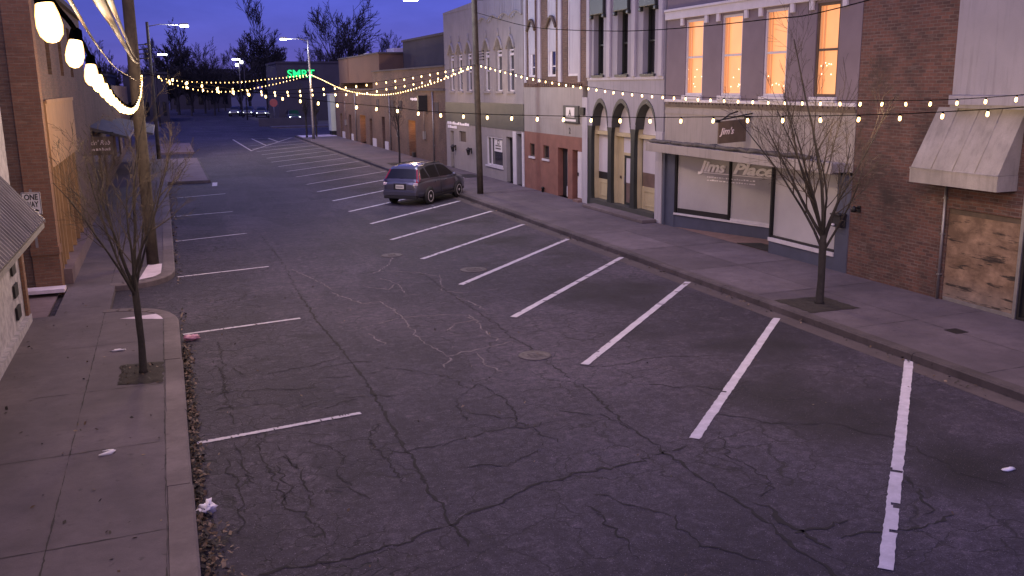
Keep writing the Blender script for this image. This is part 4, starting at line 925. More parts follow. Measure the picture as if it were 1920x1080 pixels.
w = MB(); [w.box(FL+.012,FL+.05,20.3,20.75,z,z+.25) for z in (.5,.95,1.4)]; w.build('window_grille', 'black', lw)
# brick corner building with wood slat front
lb = thing('slat_front_building', 'brown brick building with an orange wood fascia and tall slat front on the left', 'building', (-2.75, 32, .15))
w = MB(); w.wall(PY(25.15), -14, -2.75, -.1, 9.5, [], .4); w.wall(PL(-2.75), 25.55, 41, -.1, .5, [], .4); w.wall(PL(-2.75), 25.55, 41, 4.75, 7.6, [(28,29,5.4,7.0),(31.5,32.5,5.4,7.0),(35,36,5.4,7.0)], .4); w.wall(PL(-2.75), 33.2, 41, .5, 4.75, [], .4); w.build('wall', 'brick_brown', lb)
w = MB(); w.box(-3.3,-2.70,25.08,25.6,-.05,9.5); w.box(-3.32,-2.68,25.06,25.62,1.02,1.22); w.build('pilaster', 'brick_orange', lb)
w = MB(); w.box(-2.80,-2.66,25.63,33.2,3.1,4.72); w.box(-2.66,-2.63,25.63,33.2,4.66,4.76); w.build('fascia', 'orange_wood', lb)
w = MB(); 
for yy in (25.7,26.35,27.1,28.4,29.6,30.9,32.2): w.box(-2.80,-2.68,yy,yy+.09,.55,3.1)
w.build('slat', 'slat_wood', lb)
w = MB(); w.box(-2.95,-2.90,25.64,33.2,.5,3.1); w.build('shop_window', 'brown_glass', lb)
w = MB(); w.box(-2.82,-2.5,25.64,33.3,.153,.54); w.build('stallriser', 'pink_conc', lb)
for k in range(3): w = MB(); w.box(-2.9-.0,-2.85,28+3.5*k,29+3.5*k,5.4,7.0); w.build('window', 'dark_glass', lb)
w = MB(); w.box(-2.9,-2.6,25.1,41,7.6,7.75); w.build('coping', 'far_grey', lb)
w = MB(); w.box(-14,-2.8,21.76,25.1,.02,.06); structure(w.build('alley_floor', 'pink_conc'))
w = MB(); w.box(-3.6,-2.62,24.6,25.06,.153,.24); w.build('threshold', 'pale_conc', lb)
ow = thing('one_way_sign', 'white one way sign with a black right arrow on the brick side wall', 'sign', (-3.16, 25.1, 2.05))
w = MB(); w.box(-3.37,-2.95,25.05,25.07,2.04,2.58); w.build('plate', 'sign_white', ow)
w = MB(); frame(w, PY(25.045), -3.36, -2.96, 2.05, 2.57, .012, -.001, .004); w.prism([(-3.24,25.044,2.115),(-3.09,25.044,2.115),(-3.09,25.044,2.085),(-3.0,25.044,2.135),(-3.09,25.044,2.185),(-3.09,25.044,2.155),(-3.24,25.044,2.155)], (0,.005,0)); w.build('border', 'sign_black', ow)
text('lettering', 'ONE', 'sign_black', (-3.16,25.047,2.40), (1,0,0), (0,0,1), .19, ow, 0, .002, .006, .30, 'CENTER'); text('lettering', 'WAY', 'sign_black', (-3.16,25.047,2.225), (1,0,0), (0,0,1), .19, ow, 0, .002, .006, .30, 'CENTER')
w = MB(); w.box(-3.19,-3.13,25.072,25.12,1.2,2.65); w.build('bracket', 'metal_grey', ow)
# row further along the left
lr = thing('shop_row', 'dim shop row with awnings beyond the slat front on the left', 'building', (-2.9, 60, .15))
w = MB(); w.wall(PL(-2.9), 41.05, 95, .1, 5.2, [(43,48,.6,2.6),(50,52,.15,2.5),(54,60,.6,2.6),(64,70,.6,2.6),(74,80,.6,2.6)], .4); w.box(-14,-3.3,41.05,95,-.1,5.2); w.build('wall', 'brick_brown', lr)
w = MB(); w.box(-3.0,-2.95,42,94,.2,2.7); w.build('shop_window', 'dark_glass', lr)
w = MB(); 
w.prism([(-2.9,42,3.5),(-1.4,42,3.05),(-1.4,42,2.95),(-2.9,42,3.35)], (0,10,0)); w.prism([(-2.9,56,3.1),(-.6,56,2.55),(-.6,56,2.45),(-2.9,56,2.95)], (0,13,0)); w.build('awning', 'tarp', lr)
w = MB(); w.box(-1.40,-1.36,42,52,2.95,3.06); w.box(-.6,-.56,56,69,2.44,2.56); w.build('awning_edge', 'cream', lr)
ss = thing('projecting_sign', 'dark projecting sign lettered Smokin over the left sidewalk', 'sign', (-2.5, 40.6, 2.5))
w = MB(); w.box(-3.3,-1.95,40.6,40.7,2.42,3.15); w.build('board', 'brown_wood', ss)
text('lettering', "Smokin' Reb", 'letter_pink', (-3.24,40.595,2.83), (1,0,0), (0,0,1), .26, ss, .25, .004, .004, 1.18); 
w = MB(); random.seed(8); x = -3.0
while x < -2.1: d_ = random.uniform(.04,.12); w.box(x,x+d_,40.585,40.598,2.6,2.6+random.uniform(.06,.12)); x += d_+.03
w.build('small_print', 'letter_pink', ss)
w = MB(); w.tube([(-2.9,40.65,3.3),(-1.9,40.65,3.3)], .025, 6); w.tube([(-2.0,40.65,3.3),(-2.0,40.65,3.14)], .012, 5); w.tube([(-3.1,40.65,3.3),(-3.1,40.65,3.14)], .012, 5); w.build('bracket', 'metal_dark', ss)

# ------------------------------------------------------------------ poles, wires and string lights
def spline(pts, step):
    """Catmull-Rom through pts, resampled at equal arc length"""
    P_ = [Vector(p) for p in pts]; P_ = [P_[0]*2-P_[1]]+P_+[P_[-1]*2-P_[-2]]; dense = []
    for i in range(1, len(P_)-2):
        for k in range(24):
            t = k/24; a, b, c, d = P_[i-1:i+3]
            dense.append(.5*((2*b)+(c-a)*t+(2*a-5*b+4*c-d)*t*t+(3*b-a-3*c+d)*t**3))
    dense.append(P_[-2]); out = [dense[0]]; acc = 0
    for a, b in zip(dense, dense[1:]):
        seg = (b-a).length
        while acc+seg >= step:
            a = a.lerp(b, (step-acc)/seg); out.append(a.copy()); seg = (b-a).length; acc = 0
        acc += seg
    return out, dense
BULB = None
def bulb_mesh(far=False, sc=1.):
    mb = MB(); mb.lathe([(.015*sc,0),(.019*sc,-.004*sc),(.0245*sc,-.026*sc),(.027*sc,-.050*sc),(.0235*sc,-.070*sc),(.013*sc,-.083*sc),(.003*sc,-.086*sc)], (0,0,0), n=14 if not far else 6)
    o = mb.build('bulb', 'bulb_far' if far else 'bulb'); me = o.data; D.objects.remove(o); return me
def socket_mesh():
    mb = MB(); mb.lathe([(.006,.036),(.016,.03),(.019,.012),(.019,-.002)], (0,0,0), n=10); o = mb.build('socket', 'wire'); me = o.data; D.objects.remove(o); return me
BM, BMF, SM = bulb_mesh(), bulb_mesh(True, 1.25), socket_mesh()
def string_light(label, pts, step, start=0., watts=0., every=6, far=False, first_pos=None):
    ps, dense = spline(pts, step)
    root = thing('string_light', label, 'string lights', ps[len(ps)//2], 'warm bulb strings over the street')
    mb = MB(); mb.tube(dense[::3]+[dense[-1]], .007 if not far else .012, 5, cap=False); mb.build('cable', 'wire', root)
    for i, p in enumerate(ps[1:-1] if not first_pos else ps[2:-1]):
        o = D.objects.new('bulb', BMF if far else BM); COL.objects.link(o); o.parent = root; o.location = p-root.location-Vector((0,0,.03))
        o.scale = (.92,)*3
        o.rotation_euler = (random.uniform(-.15,.15), random.uniform(-.15,.15), 0)
        if not far:
            s_ = D.objects.new('socket', SM); COL.objects.link(s_); s_.parent = o
        if watts and i % every == every//2: lamp('bulb_glow', p-Vector((0,0,.42)), watts, (1,.69,.43), root, .12)
    return root
WN = 185.
string_light('string of warm bulbs running from the camera to the left utility pole', [(-.155,.42,5.30),(-.20,2.1,5.20),(-.21,2.9,5.17),(-.23,3.8,5.12),(-.26,4.8,5.09),(-.29,6,5.04),(-.34,8,4.96),(-.37,11,4.84),(-.38,14,4.77),(-.38,17,4.80),(-.38,20,4.93),(-.40,24,5.2),(-.42,27.55,5.5)], .85, watts=WN*.62, every=6, first_pos=True)
string_light('string of warm bulbs in front of the lit windows along the right facades', [(13.05,39.6,5.85),(13.05,35.8,5.46),(13.05,32.9,5.18),(13.05,28.4,4.87),(13.05,24.5,4.66),(13.05,19.2,4.55),(13.05,14.7,4.57),(13.05,12.2,4.65),(13.05,8.6,4.95)], .61, watts=WN*.3, every=6)
string_light('lowest warm bulb string crossing the near street from the left pole to the right', [(-.35,27.6,5.44),(1.62,24.72,4.96),(2.56,23.34,4.80),(3.61,21.8,4.64),(4.7,20.22,4.52),(5.28,19.36,4.44),(6.18,18.05,4.39),(7.12,16.67,4.37),(8.11,15.22,4.36),(9.16,13.68,4.39),(10.29,12.04,4.43),(11.07,10.89,4.50),(11.9,9.7,4.62),(13.0,8.5,4.9)], .61, watts=WN*.6, every=8)
string_light('dense warm bulb string running from the right pole to the far pole', [(13.05,39.8,5.82),(13.05,48,5.02),(13.05,58.2,4.46),(13.05,70.7,4.69),(13.05,83,5.65),(13.05,88.6,6.1)], .61, watts=WN*.7, every=12)
string_light('upper warm bulb string strung between the left and right utility poles', [(12.98,39.6,5.82),(11.84,38.6,5.65),(10.23,37.16,5.43),(8.73,35.83,5.23),(7.44,34.68,5.10),(6.25,33.63,4.99),(5.21,32.71,4.95),(3.71,31.37,4.87),(2.8,30.56,4.92),(1.48,29.39,5.06),(.02,28.09,5.30),(-.36,27.76,5.44)], .61, watts=WN*.7, every=10)
string_light('lower warm bulb string strung between the left and right utility poles', [(12.98,39.58,5.78),(10.52,37.42,5.24),(9.1,36.16,5.03),(8.16,35.33,4.92),(6.79,34.11,4.75),(5.35,32.83,4.77),(3.99,31.62,4.76),(2.79,30.56,4.83),(1.95,29.8,4.89),(.72,28.71,5.07),(-.36,27.74,5.40)], .61)
string_light('upper far string of warm bulbs meeting the distant lamp post', [(13.0,88.6,6.09),(10.64,85.38,5.84),(8.5,82.42,5.66),(6.06,79.05,5.45),(3.86,76.01,5.42),(1.86,73.26,5.51),(.06,70.77,5.73),(-.4,70.1,5.9)], .61, watts=WN, every=12, far=True)
string_light('lower far string of warm bulbs sagging below its twin', [(13.0,88.58,6.05),(10.62,85.35,5.52),(8.46,82.36,5.13),(6.0,78.97,4.78),(3.8,75.93,4.74),(1.82,73.21,5.05),(.05,70.76,5.63),(-.4,70.1,5.8)], .61, far=True)
def pole(label, base, top, r0, r1, gear=True, mat='pole_wood'):
    root = thing('utility_pole', label, 'utility pole', base, 'utility poles on the sidewalks')
    b, t = Vector(base), Vector(top)
    mb = MB(); mb.tube([b.lerp(t, i/8) for i in range(9)], [r0+(r1-r0)*i/8 for i in range(9)], 14); mb.build('post', mat, root)
    if gear:
        mb = MB(); q = b.lerp(t, .80)
        mb.box(q.x+r1-.02, q.x+r1+.28, q.y-.03, q.y+.03, q.z, q.z+.06); mb.lathe([(.03,0),(.05,.05),(.02,.12)], (q.x+r1+.25, q.y, q.z+.06), n=8)
        q = b.lerp(t, .56)
        for k in range(4): mb.tube([(q.x+r1, q.y, q.z+k*.12), (q.x+r1+.2, q.y-.05, q.z+k*.12+.02)], .014, 5); mb.lathe([(.03,-.03),(.045,0),(.03,.03)], (q.x+r1+.2, q.y-.05, q.z+k*.12+.02), n=7)
        mb.build('hardware', 'metal_dark', root)
    return root
pole('weathered wooden utility pole by the driveway on the left sidewalk', (-.62,27.71,.15), (-.62+.03,27.71,10.2), .165, .15)
rp_ = pole('slim wooden utility pole on the right sidewalk in front of the parked car', (13.12,39.67,.15), (13.0,39.67,10.6), .14, .12)
pole('distant grey utility pole on the far left sidewalk', (-.5,70,.15), (-.45,70,9.4), .14, .10, False)
fp = pole('distant tapered lamp post at the far right corner', (13.05,88.7,.15), (13.05,88.7,9.1), .13, .08, False, 'metal_grey')
pole('near wooden utility pole holding string ends beyond the right edge', (13.15,8.4,.15), (13.1,8.4,9.5), .14, .12, False)
def cobra(label, base, head, grp='cobra head street lights'):
    root = thing('street_light', label, 'street light', base, grp)
    b, h = Vector(base), Vector(head)
    mb = MB(); mb.tube([b, b.lerp(h,.4)+Vector((0,0,.12)), h], [.035,.03,.025], 7); mb.build('arm', 'metal_grey', root)
    d = (h-b).normalized(); mb = MB(); mb.prism([h-Vector((.0,.12,.0)), h+d*.6-Vector((0,.10,0)), h+d*.6+Vector((0,.10,0)), h+Vector((0,.12,0))], (0,0,.11)); mb.build('head', 'metal_grey', root)
    mb = MB(); a = h+d*.05; c = h+d*.62; mb.box(min(a.x,c.x), max(a.x,c.x), h.y-.13, h.y+.13, h.z-.11, h.z-.005); mb.build('lens', 'lamp_white', root)
    lamp('lens_glow', h+d*.3-Vector((0,0,.3)), 420, (.86,.88,1.), root, .15)
    return root
cobra('street light reaching left from the far right lamp post', (13.05,88.7,9.0), (11.2,88.7,9.2))
cobra('street light on the utility pole reaching over the street near the beige buildings', (13.0,39.67,8.6), (10.55,39.67,8.55))
cobra('street light high over the street from the far left pole', (-.45,70,9.1), (1.6,70,9.2))
def lampstand(label, x, y, z, s_):
    root = thing('street_light', label, 'street light', (x, y, 0), 'cobra head street lights')
    mb = MB(); mb.tube([(x,y,0),(x,y,z),(x+s_*.8,y,z+.15)], [.12,.08,.05], 7); mb.build('post', 'far_grey', root)
    mb = MB(); mb.box(x+s_*.6-.1*s_, x+s_*1.6, y-.2, y+.2, z+.08, z+.26); mb.build('lens', 'lamp_white', root)
lampstand('small distant street light left of the treetops', -.4, 130, 9.0, 1); lampstand('distant street light above the two bright white floodlights', 12.2, 150, 8.9, -1)
fl = thing('floodlight_mast', 'pair of bright white floodlights on a distant mast', 'floodlight', (12.2,160,0))
mb = MB(); mb.tube([(12.3,160,0),(12.3,160,8.9)], .1, 6); mb.box(11.8,12.9,159.9,160.1,8.6,8.75); mb.build('mast', 'far_grey', fl)
mb = MB(); mb.box(11.75,12.15,159.6,159.9,8.25,8.65); mb.box(12.5,12.9,159.6,159.9,8.7,9.1); mb.build('lamp_head', 'lamp_white', fl)
# overhead wires
def cable(label, pts, r, mat='wire', cat='cable'):
    ps, dense = spline(pts, 1.); mb = MB(); mb.tube(dense[::3]+[dense[-1]], r, 5); return tag(mb.build('overhead_cable', mat, loc=pts[0]), label, cat, 'overhead cables')
cable('thin black wire crossing in front of the lit upper windows', [(13.05,39.6,8.0),(13.05,33.2,7.03),(13.05,27.0,6.54),(13.05,23,6.37),(13.05,18.5,6.33),(13.05,16,6.40),(13.05,8.5,7.2)], .012)
cable('thick brown service cable rising from the left pole toward the camera', [(-.5,27.6,5.65),(-.43,20,5.52),(-.38,15,5.50),(-.27,8,5.42),(-.165,3.5,5.29),(-.09,1.2,5.2)], .022, 'wire_brown')
cable('second brown cable twisted beside the thick service cable', [(-.5,27.6,5.75),(-.42,20,5.62),(-.36,15,5.58),(-.24,8,5.46),(-.135,3.5,5.30),(-.07,1.2,5.22)], .014, 'wire_brown')
cable('thin pale cable left of the thick service cables', [(-.58,27.6,5.2),(-.62,20,5.28),(-.60,15,5.32),(-.42,8,5.32),(-.255,3.5,5.29),(-.15,1.2,5.25)], .008, 'wire_brown')

# ------------------------------------------------------------------ trees
def make_tree(name, label, base, h, fork, spread, r0, seed, nl=8, levels=3, mats=('bark','bark'), grp='bare street trees', density=1., thin=1., lean=(0,0), bias=(0,0)):
    rnd = random.Random(seed); root = thing(name, label, 'tree', base, grp)
    tb, cb = MB(), MB(); b = Vector(base)
    def branch(p, d, ln, r, lv, up):
        n = 7 if lv < 2 else 4; pts = [p.copy()]; q = p.copy(); dirs = [d.copy()]
        for i in range(n):
            d = (d+Vector((rnd.gauss(0,.07), rnd.gauss(0,.07), up+rnd.gauss(0,.04)))).normalized()
            q = q+d*ln/n; pts.append(q.copy()); dirs.append(d.copy())
        rr = [max(r*(1-.8*i/n), .0028*thin) for i in range(n+1)]
        (tb if lv < 1 else cb).tube(pts, rr, 7 if lv == 0 else (4 if lv == 1 else 3), cap=False)
        if lv >= levels: return
        k = int((6, 6, 4, 3)[lv]*density*rnd.uniform(.8,1.3))
        for j in range(k):
            t = .22+.75*(j+rnd.random()*.8)/k; i = min(int(t*n), n-1); pp = pts[i].lerp(pts[i+1], t*n-i)
            dd_ = dirs[i]; ax = dd_.orthogonal().normalized(); ax.rotate(Matrix.Rotation(rnd.uniform(0,6.283), 3, dd_))
            nd = (dd_*math.cos(a_ := rnd.uniform(.35,.75)) + ax*math.sin(a_)).normalized()
            branch(pp, nd, ln*rnd.uniform(.38,.6)*(1.1-.5*t), rr[i]*rnd.uniform(.42,.6), lv+1, up*.9)
    top = b+Vector((lean[0], lean[1], fork))
    tb.tube([b+Vector((0,0,-.03)), b.lerp(top,.06), b.lerp(top,.4)+Vector((.015,0,0)), top, top+Vector((0,0,.3))], [r0*1.5, r0*1.1, r0*.92, r0*.95, r0*.6], 11)
    for i in range(nl):
        az = 6.283*i/nl+rnd.uniform(-.35,.35); tilt = rnd.uniform(.55,1.0)*spread if i else .08
        d = Vector((math.sin(tilt)*math.cos(az), math.sin(tilt)*math.sin(az), math.cos(tilt))); d = (d+Vector((bias[0], bias[1], 0))).normalized()
        st = top+Vector((0,0,rnd.uniform(-.25,.25))); ln = (h-fork)*rnd.uniform(.72,1.0)*(1 if i else 1.25)*(1-.25*min(1, tilt/spread))
        branch(st, d, ln, r0*rnd.uniform(.36,.52), 0, .045)
    tb.build('trunk', mats[0], root); cb.build('crown', mats[1], root)
    return root
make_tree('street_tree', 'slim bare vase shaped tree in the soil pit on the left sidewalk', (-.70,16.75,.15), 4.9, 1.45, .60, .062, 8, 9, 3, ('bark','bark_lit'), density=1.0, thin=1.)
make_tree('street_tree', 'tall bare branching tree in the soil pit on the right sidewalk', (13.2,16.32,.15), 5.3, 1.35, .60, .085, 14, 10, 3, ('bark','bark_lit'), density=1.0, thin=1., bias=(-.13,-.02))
make_tree('street_tree', 'thin bare tree on the right sidewalk behind the parked car', (13.67,57.3,.15), 4.2, 1.7, .4, .06, 21, 6, 2, ('bark','bark'), thin=2)
make_tree('street_tree', 'small bare tree on the far right corner nearest the kiosk', (13.9,92.5,.15), 4, 1.6, .4, .09, 22, 6, 2, ('bark','bark'), thin=3)
make_tree('street_tree', 'small bare tree on the far right corner nearest the road', (12.9,92,.15), 4, 1.8, .4, .09, 23, 6, 2, ('bark','bark'), thin=3)
# background trees
protos = [make_tree('background_tree', 'big bare tree standing tallest above the far rooftops', (29.5,160,0), 18.5, 3.5, .42, .3, 31, 10, 3, ('far_twig','far_twig'), 'bare trees beyond the intersection', 1.2, 12),
          make_tree('background_tree', 'rounded bare tree at the left of the far treeline', (3,190,0), 15, 3, .6, .26, 32, 11, 3, ('far_twig','far_twig'), 'bare trees beyond the intersection', 1.3, 14),
          make_tree('background_tree', 'dark bushy bare tree behind the green sign', (20.5,200,0), 17, 3, .55, .28, 33, 11, 3, ('far_twig','far_twig'), 'bare trees beyond the intersection', 1.4, 15)]
rb = random.Random(4)
spots = [(-4,185),(1,200),(5,180),(8,195),(11,205),(14,185),(18,210),(21,190),(-10,200),(-16,190),(3,215),(10,225),(17,222),(23,218),(-22,175),(-14,150),(-8,175),(-2,165),(6,205),(9,180),(13,215),(16,190),(24,205),(27,180),(33,195),(37,170),(41,185),(45,165),(50,180),(55,170),(60,190),(35,215),(28,225),(12,235),(2,230),(47,205)]
for i, (x, y) in enumerate(spots):
    c = copy_tree(protos[i % 3]); c.location = (x, y, 0); c.rotation_euler = (0,0,rb.uniform(0,6.28)); s_ = rb.uniform(.5,.66) if x < 28 else rb.uniform(.6,.78); c.scale = (s_,)*3
    c['label'] = 'bare tree in the dark far treeline beyond the intersection'
# ------------------------------------------------------------------ beyond the intersection
fb = thing('sign_building', 'dim flat roofed store beyond the intersection carrying green lit letters', 'building', (20,142,0))
w = MB(); w.box(16,30,141,155,0,8.2); w.build('wall', 'far_grey', fb); w = MB(); w.box(15.9,30.1,140.9,155.1,8.2,8.5); w.build('coping', 'far_dark', fb)
gs = thing('neon_sign', 'green glowing letters SMRT on the far store', 'sign', (19,140.8,6.3))
text('lettering', 'SMRT', 'green_neon', (17.45,140.75,6.25), (1,0,0), (0,0,1), 1.5, gs, 0, .05, .02, 3.9)
w = MB(); w.box(17.3,21.5,140.82,140.95,6.05,7.5); w.build('backing', 'far_dark', gs)
for i, (x0, x1, y0, y1, h, m_, lab) in enumerate(((-45,-6,126,150,6.5,'far_dark','long dark low building on the far left beyond the intersection'),(-5,1,150,165,7,'far_dark','small dark building at the end of the street on the left'),(31,60,122,150,6.8,'far_brick','brown flat building on the far right beyond the brick hall'),(2,16,240,250,9,'far_dark','dark wide building closing the far end of the street'))):
    b_ = thing('far_building', lab, 'building', ((x0+x1)/2,(y0+y1)/2,0)); w = MB(); w.box(x0,x1,y0,y1,0,h); w.build('wall', m_, b_); w = MB(); w.box(x0-.2,x1+.2,y0-.2,y1+.2,h,h+.3); w.build('roof', 'roofing', b_)
    for k in range(5): w = MB(); w.box(x0+(x1-x0)*(k+.3)/5, x0+(x1-x0)*(k+.7)/5, y0-.06, y0-.01, 1, 3); w.build('window', 'dark_glass', b_)
w = MB(); w.box(11.5,19,124.5,124.9,0,1.0); tag(w.build('low_wall', 'far_grey', loc=(15,124.7,0)), 'low pale wall on the far side of the intersection', 'wall')
st = thing('octagonal_sign', 'red octagonal road sign at the far intersection', 'road sign', (14.1,130,0))
w = MB(); w.prism([(14.1+.55*math.cos(R_(22.5+45*k)), 130, 2.85+.55*math.sin(R_(22.5+45*k))) for k in range(8)], (0,.04,0)); w.build('plate', 'red_sign', st); w = MB(); w.tube([(14.1,130.08,0),(14.1,130.08,3.2)], .05, 6); w.build('post', 'metal_grey', st)

# ------------------------------------------------------------------ cars
def hwf(z):   # half width of the cabin at height z
    return .865-.27*max(0, min(1, (z-1.0)/.66))**1.25
def make_car(label, loc, rot, paint='car_paint', detail=True, group=None, lights=False):
    root = thing('parked_car', label, 'car', (0,0,0), group)
    st_ = [(-2.25,.46,.86,.66),(-2.20,.40,.98,.80),(-2.02,.33,1.03,.87),(-1.6,.28,1.05,.905),(-1.0,.26,1.05,.91),(0,.26,1.03,.91),(.9,.26,1.04,.90),(1.25,.26,1.05,.89),(1.75,.29,.99,.87),(2.08,.34,.90,.82),(2.22,.42,.80,.72),(2.28,.50,.70,.60)]
    w = MB(); rings = []
    for x, zb, zt, hw in st_:
        zm = zb+(zt-zb)*.55
        half = [(hw*.80,zb),(hw*.97,zb+.10),(hw,zm-.08),(hw*1.0,zm),(hw*.985,zt-.14),(hw*.95,zt-.04),(hw*.86,zt),(hw*.45,zt+.025)]
        rings.append([(x,y,z) for y, z in half]+[(x,-y,z) for y, z in half[::-1]])
    n = len(rings[0]); vs = [v for r in rings for v in r]
    w.add(vs, [(i*n+k, i*n+(k+1) % n, (i+1)*n+(k+1) % n, (i+1)*n+k) for i in range(len(rings)-1) for k in range(n)]+[tuple(range(n)), tuple(range((len(rings)-1)*n, len(rings)*n))[::-1]], 0, True)
    # cabin
    prof = [(-2.14,1.0),(-2.10,1.10),(-1.86,1.50),(-1.74,1.585),(-1.5,1.625),(-1.0,1.66),(-.4,1.675),(.1,1.65),(.36,1.60),(1.27,1.05),(1.27,1.0)]
    cab = []
    for x, z in prof:
        h_ = hwf(z); cab.append([(x,h_,z),(x,h_*.72,z+.018),(x,0,z+.03),(x,-h_*.72,z+.018),(x,-h_,z)])
    vs = [v for r in cab for v in r]; w.add(vs, [(i*5+k, i*5+k+1, (i+1)*5+k+1, (i+1)*5+k) for i in range(len(cab)-1) for k in range(4)], 0, True)
    for s in (1,-1):      # cabin sides fanned to the belt line
        top_ = [(x, s*hwf(z), z) for x, z in prof]; w.add(top_, [tuple(range(len(top_)))], 0)
    bo = w.build('body', paint, root); 
    def side(mb, pts, s, off=.008): mb.poly([(x, s*(hwf(z)+off), z) for x, z in pts][::s])
    for s in (1,-1):
        for pts in ([(-1.86,1.13),(-1.72,1.49),(-1.38,1.545),(-1.20,1.12)],[(-1.12,1.11),(-1.28,1.55),(-.9,1.60),(-.36,1.61),(-.34,1.10)],[(-.27,1.10),(-.29,1.61),(.05,1.59),(.36,1.52),(.98,1.13),(.98,1.10)]):
            w = MB(); side(w, pts, s); w.build('side_window', 'car_glass', root)
    zf = lambda z: -2.10+(z-1.10)*(.24/.40)-.012
    def patch(mb, A_, B_, t0, t1, shr, out):
        vs = []
        for t in (t0, t1):
            x, z = A_[0]+(B_[0]-A_[0])*t, A_[1]+(B_[1]-A_[1])*t; h_ = hwf(z)
            vs += [(x+out[0], y*h_, z+dz+out[1]) for y, dz in ((shr,.007),(.72,.018),(0,.03),(-.72,.018),(-shr,.007))]
        mb.add(vs, [(k, k+1, 6+k, 5+k) for k in range(4)], 0, True)
    w = MB(); patch(w, (-2.10,1.10), (-1.86,1.50), .03, .97, .88, (-.016,.01)); w.build('rear_window', 'car_glass', root)
    w = MB(); patch(w, (.36,1.60), (1.27,1.05), .05, .93, .9, (.012,.014)); w.build('windscreen', 'car_glass', root)
    # wheels
    for x in (-1.31,1.31):
        for s in (1,-1):
            w = MB(); w.lathe([(.40,-.02),(.40,.012)], (x, s*.902, .36), 'y', 24); 
            wh_a = w.build('wheel_arch', 'cladding', root)
            w = MB(); pr = [(.2,-.09),(.31,-.10),(.345,-.08),(.35,-.02),(.35,.04),(.33,.09),(.29,.10),(.24,.095)]
            w.lathe([(r, s*h_) for r, h_ in pr], (x, s*.86, .35), 'y', 28); wh = w.build('wheel', 'tyre', root)
            w = MB(); w.lathe([(.24,s*.07),(.245,s*.098),(.215,s*.10),(.205,s*.06)], (x, s*.86, .35), 'y', 24)
            w.lathe([(.206,s*.075),(.206,s*.082),(.07,s*.085),(.06,s*.07)], (x, s*.86, .35), 'y', 24)
            for k in range(5):
                a = 2*math.pi*k/5+.3; c_, s2 = math.cos(a), math.sin(a); t_ = Vector((-s2,0,c_))
                p0, p1 = Vector((x+.03*c_, s*.955, .35+.03*s2)), Vector((x+.215*c_, s*.95, .35+.215*s2))
                w.prism([p0-t_*.04, p0+t_*.04, p1+t_*.08, p1-t_*.08], (0, -s*.03, 0))
            w.lathe([(.06,s*.07),(.06,s*.10),(.02,s*.105)], (x, s*.86, .35), 'y', 12); w.build('rim', 'alloy', wh)
    for q in ((-2.29,-2.02,-.78,.78,.30,.44),(2.05,2.3,-.7,.7,.30,.42),(-.9,.9,.895,.925,.27,.38),(-.9,.9,-.925,-.895,.27,.38)): w = MB(); w.box(*q); w.build('cladding', 'cladding', root, .03)
    w = MB(); w.box(-2.31,-2.10,-.80,.80,.445,.62); w.box(-2.285,-2.15,-.80,.80,.62,.66); w.build('rear_bumper', paint, root, .035)
    for s in (1,-1):
        w = MB(); w.poly([(zf(1.02)-.06, s*.76, .98),(zf(1.12)-.006, s*.74, 1.12),(zf(1.50)-.006, s*.62, 1.50),(zf(1.50)+.12, s*.675, 1.50),(zf(1.12)+.10, s*.86, 1.12),(zf(1.0)+.05, s*.865, .98)][::s]); w.poly([(zf(1.12)-.008, s*.735, 1.12),(zf(1.50)-.008, s*.61, 1.50),(zf(1.50)-.008, s*.68, 1.50),(zf(1.12)-.008, s*.80, 1.12)]); w.build('tail_light', 'tail_red', root)
        w = MB(); w.box(-2.225,-2.13,s*.64,s*.83,.86,.97); w.build('tail_light', 'tail_clear', root, .02)
        w = MB(); w.box(2.02,2.24,s*.48,s*.76,.66,.80); w.build('headlight', 'head_white' if lights else 'tail_clear', root, .03)
        if detail:
            w = MB(); w.tube([(-1.45,s*.60,1.675),(-.7,s*.61,1.705),(.1,s*.60,1.685)], .02, 6); w.build('roof_rail', 'cladding', root)
            w = MB(); blob(w, (.78,s*.99,1.10), (.07,.11,.075), 9, 6, .05); w.box(.74,.82,s*.86,s*.96,1.04,1.09); w.build('mirror', paint, root)
            w = MB(); [w.tube([(x,s*.915,.92),(x+.16,s*.925,.925)], .016, 5) for x in (-.85,.1)]; w.build('door_handle', paint, root)
    if detail:
        w = MB(); w.box(-2.262,-2.24,-.20,.20,.72,.89); w.build('number_plate', 'plate', root)
        w = MB(); w.box(-2.258,-2.2,-.30,.30,.68,.94); w.build('plate_recess', 'cladding', root, .01)
        w = MB(); [w.box(-2.266,-2.262,-.14+k*.045,-.115+k*.045,.77,.83) for k in range(7)]; w.build('plate_print', 'blue_paint', root)
        w = MB(); w.tube([(zf(1.14)-.02,.05,1.14),(zf(1.2)-.02,-.4,1.17)], .01, 5); w.build('wiper', 'cladding', root)
        w = MB(); [w.tube([(x0,s*.918,.34),(x0-.015,s*.922,.7),(x0,s*.90,1.04)], .006, 4) for x0 in (-.3,.95) for s in (1,-1)]; w.build('door_seam', 'cladding', root)
    root.location = loc; root.rotation_euler = (0,0,rot)
    return root
make_car('grey compact SUV parked nose to the kerb in an angled bay', (10.66, 39.83, .0), R_(45.5))
c0 = make_car('dark car with lit headlights, leftmost in the far lot row', (12.0,172,0), R_(-100), 'car_paint_far', False, 'parked cars beyond the intersection', True)
for k, (x, y, lab) in enumerate(((13.9,168,'dark car with lit headlights, second from the left in the far lot row'),(15.6,163,'dark car with lit headlights, third from the left in the far lot row'),(17.0,158,'dark car with lit headlights, fourth from the left in the far lot row'),(17.6,138,'dark car with lit headlights, rightmost and closest in the far lot row'))):
    c = copy_tree(c0); c.location = (x, y, 0); c.rotation_euler = (0,0,R_(-100+k*3)); c['label'] = lab

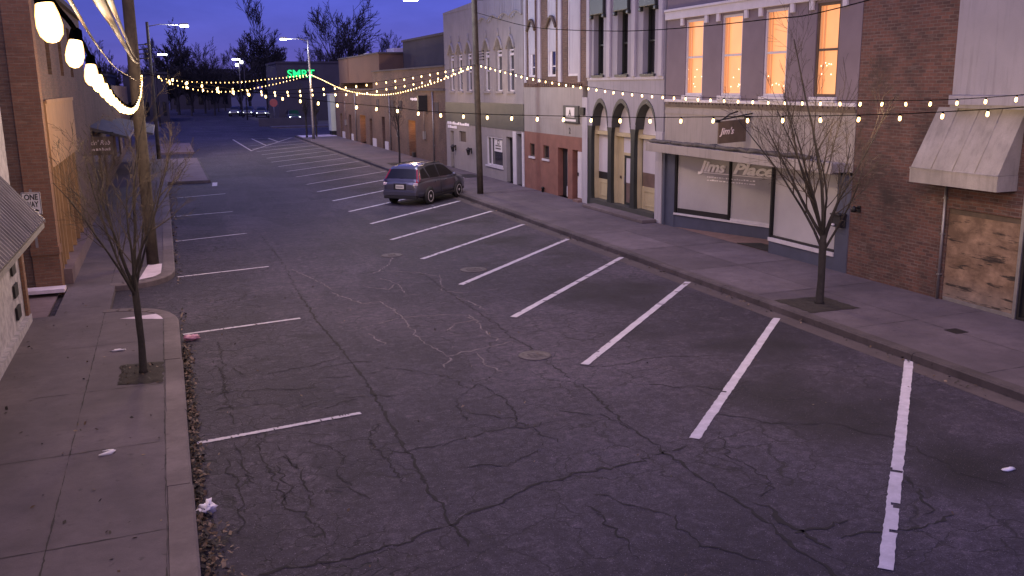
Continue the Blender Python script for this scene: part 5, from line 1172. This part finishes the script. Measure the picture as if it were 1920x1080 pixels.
# ------------------------------------------------------------------ render settings
SC.view_settings.view_transform = 'Standard'; SC.view_settings.look = 'None'; SC.view_settings.gamma = 1; SC.view_settings.exposure = 1.1
SC.render.engine = 'CYCLES'
cy = SC.cycles
cy.use_denoising = True
try: cy.denoiser = 'OPENIMAGEDENOISE'
except Exception: pass
cy.max_bounces = 5; cy.diffuse_bounces = 3; cy.glossy_bounces = 3; cy.sample_clamp_indirect = 4; cy.sample_clamp_direct = 0
cy.use_adaptive_sampling = True
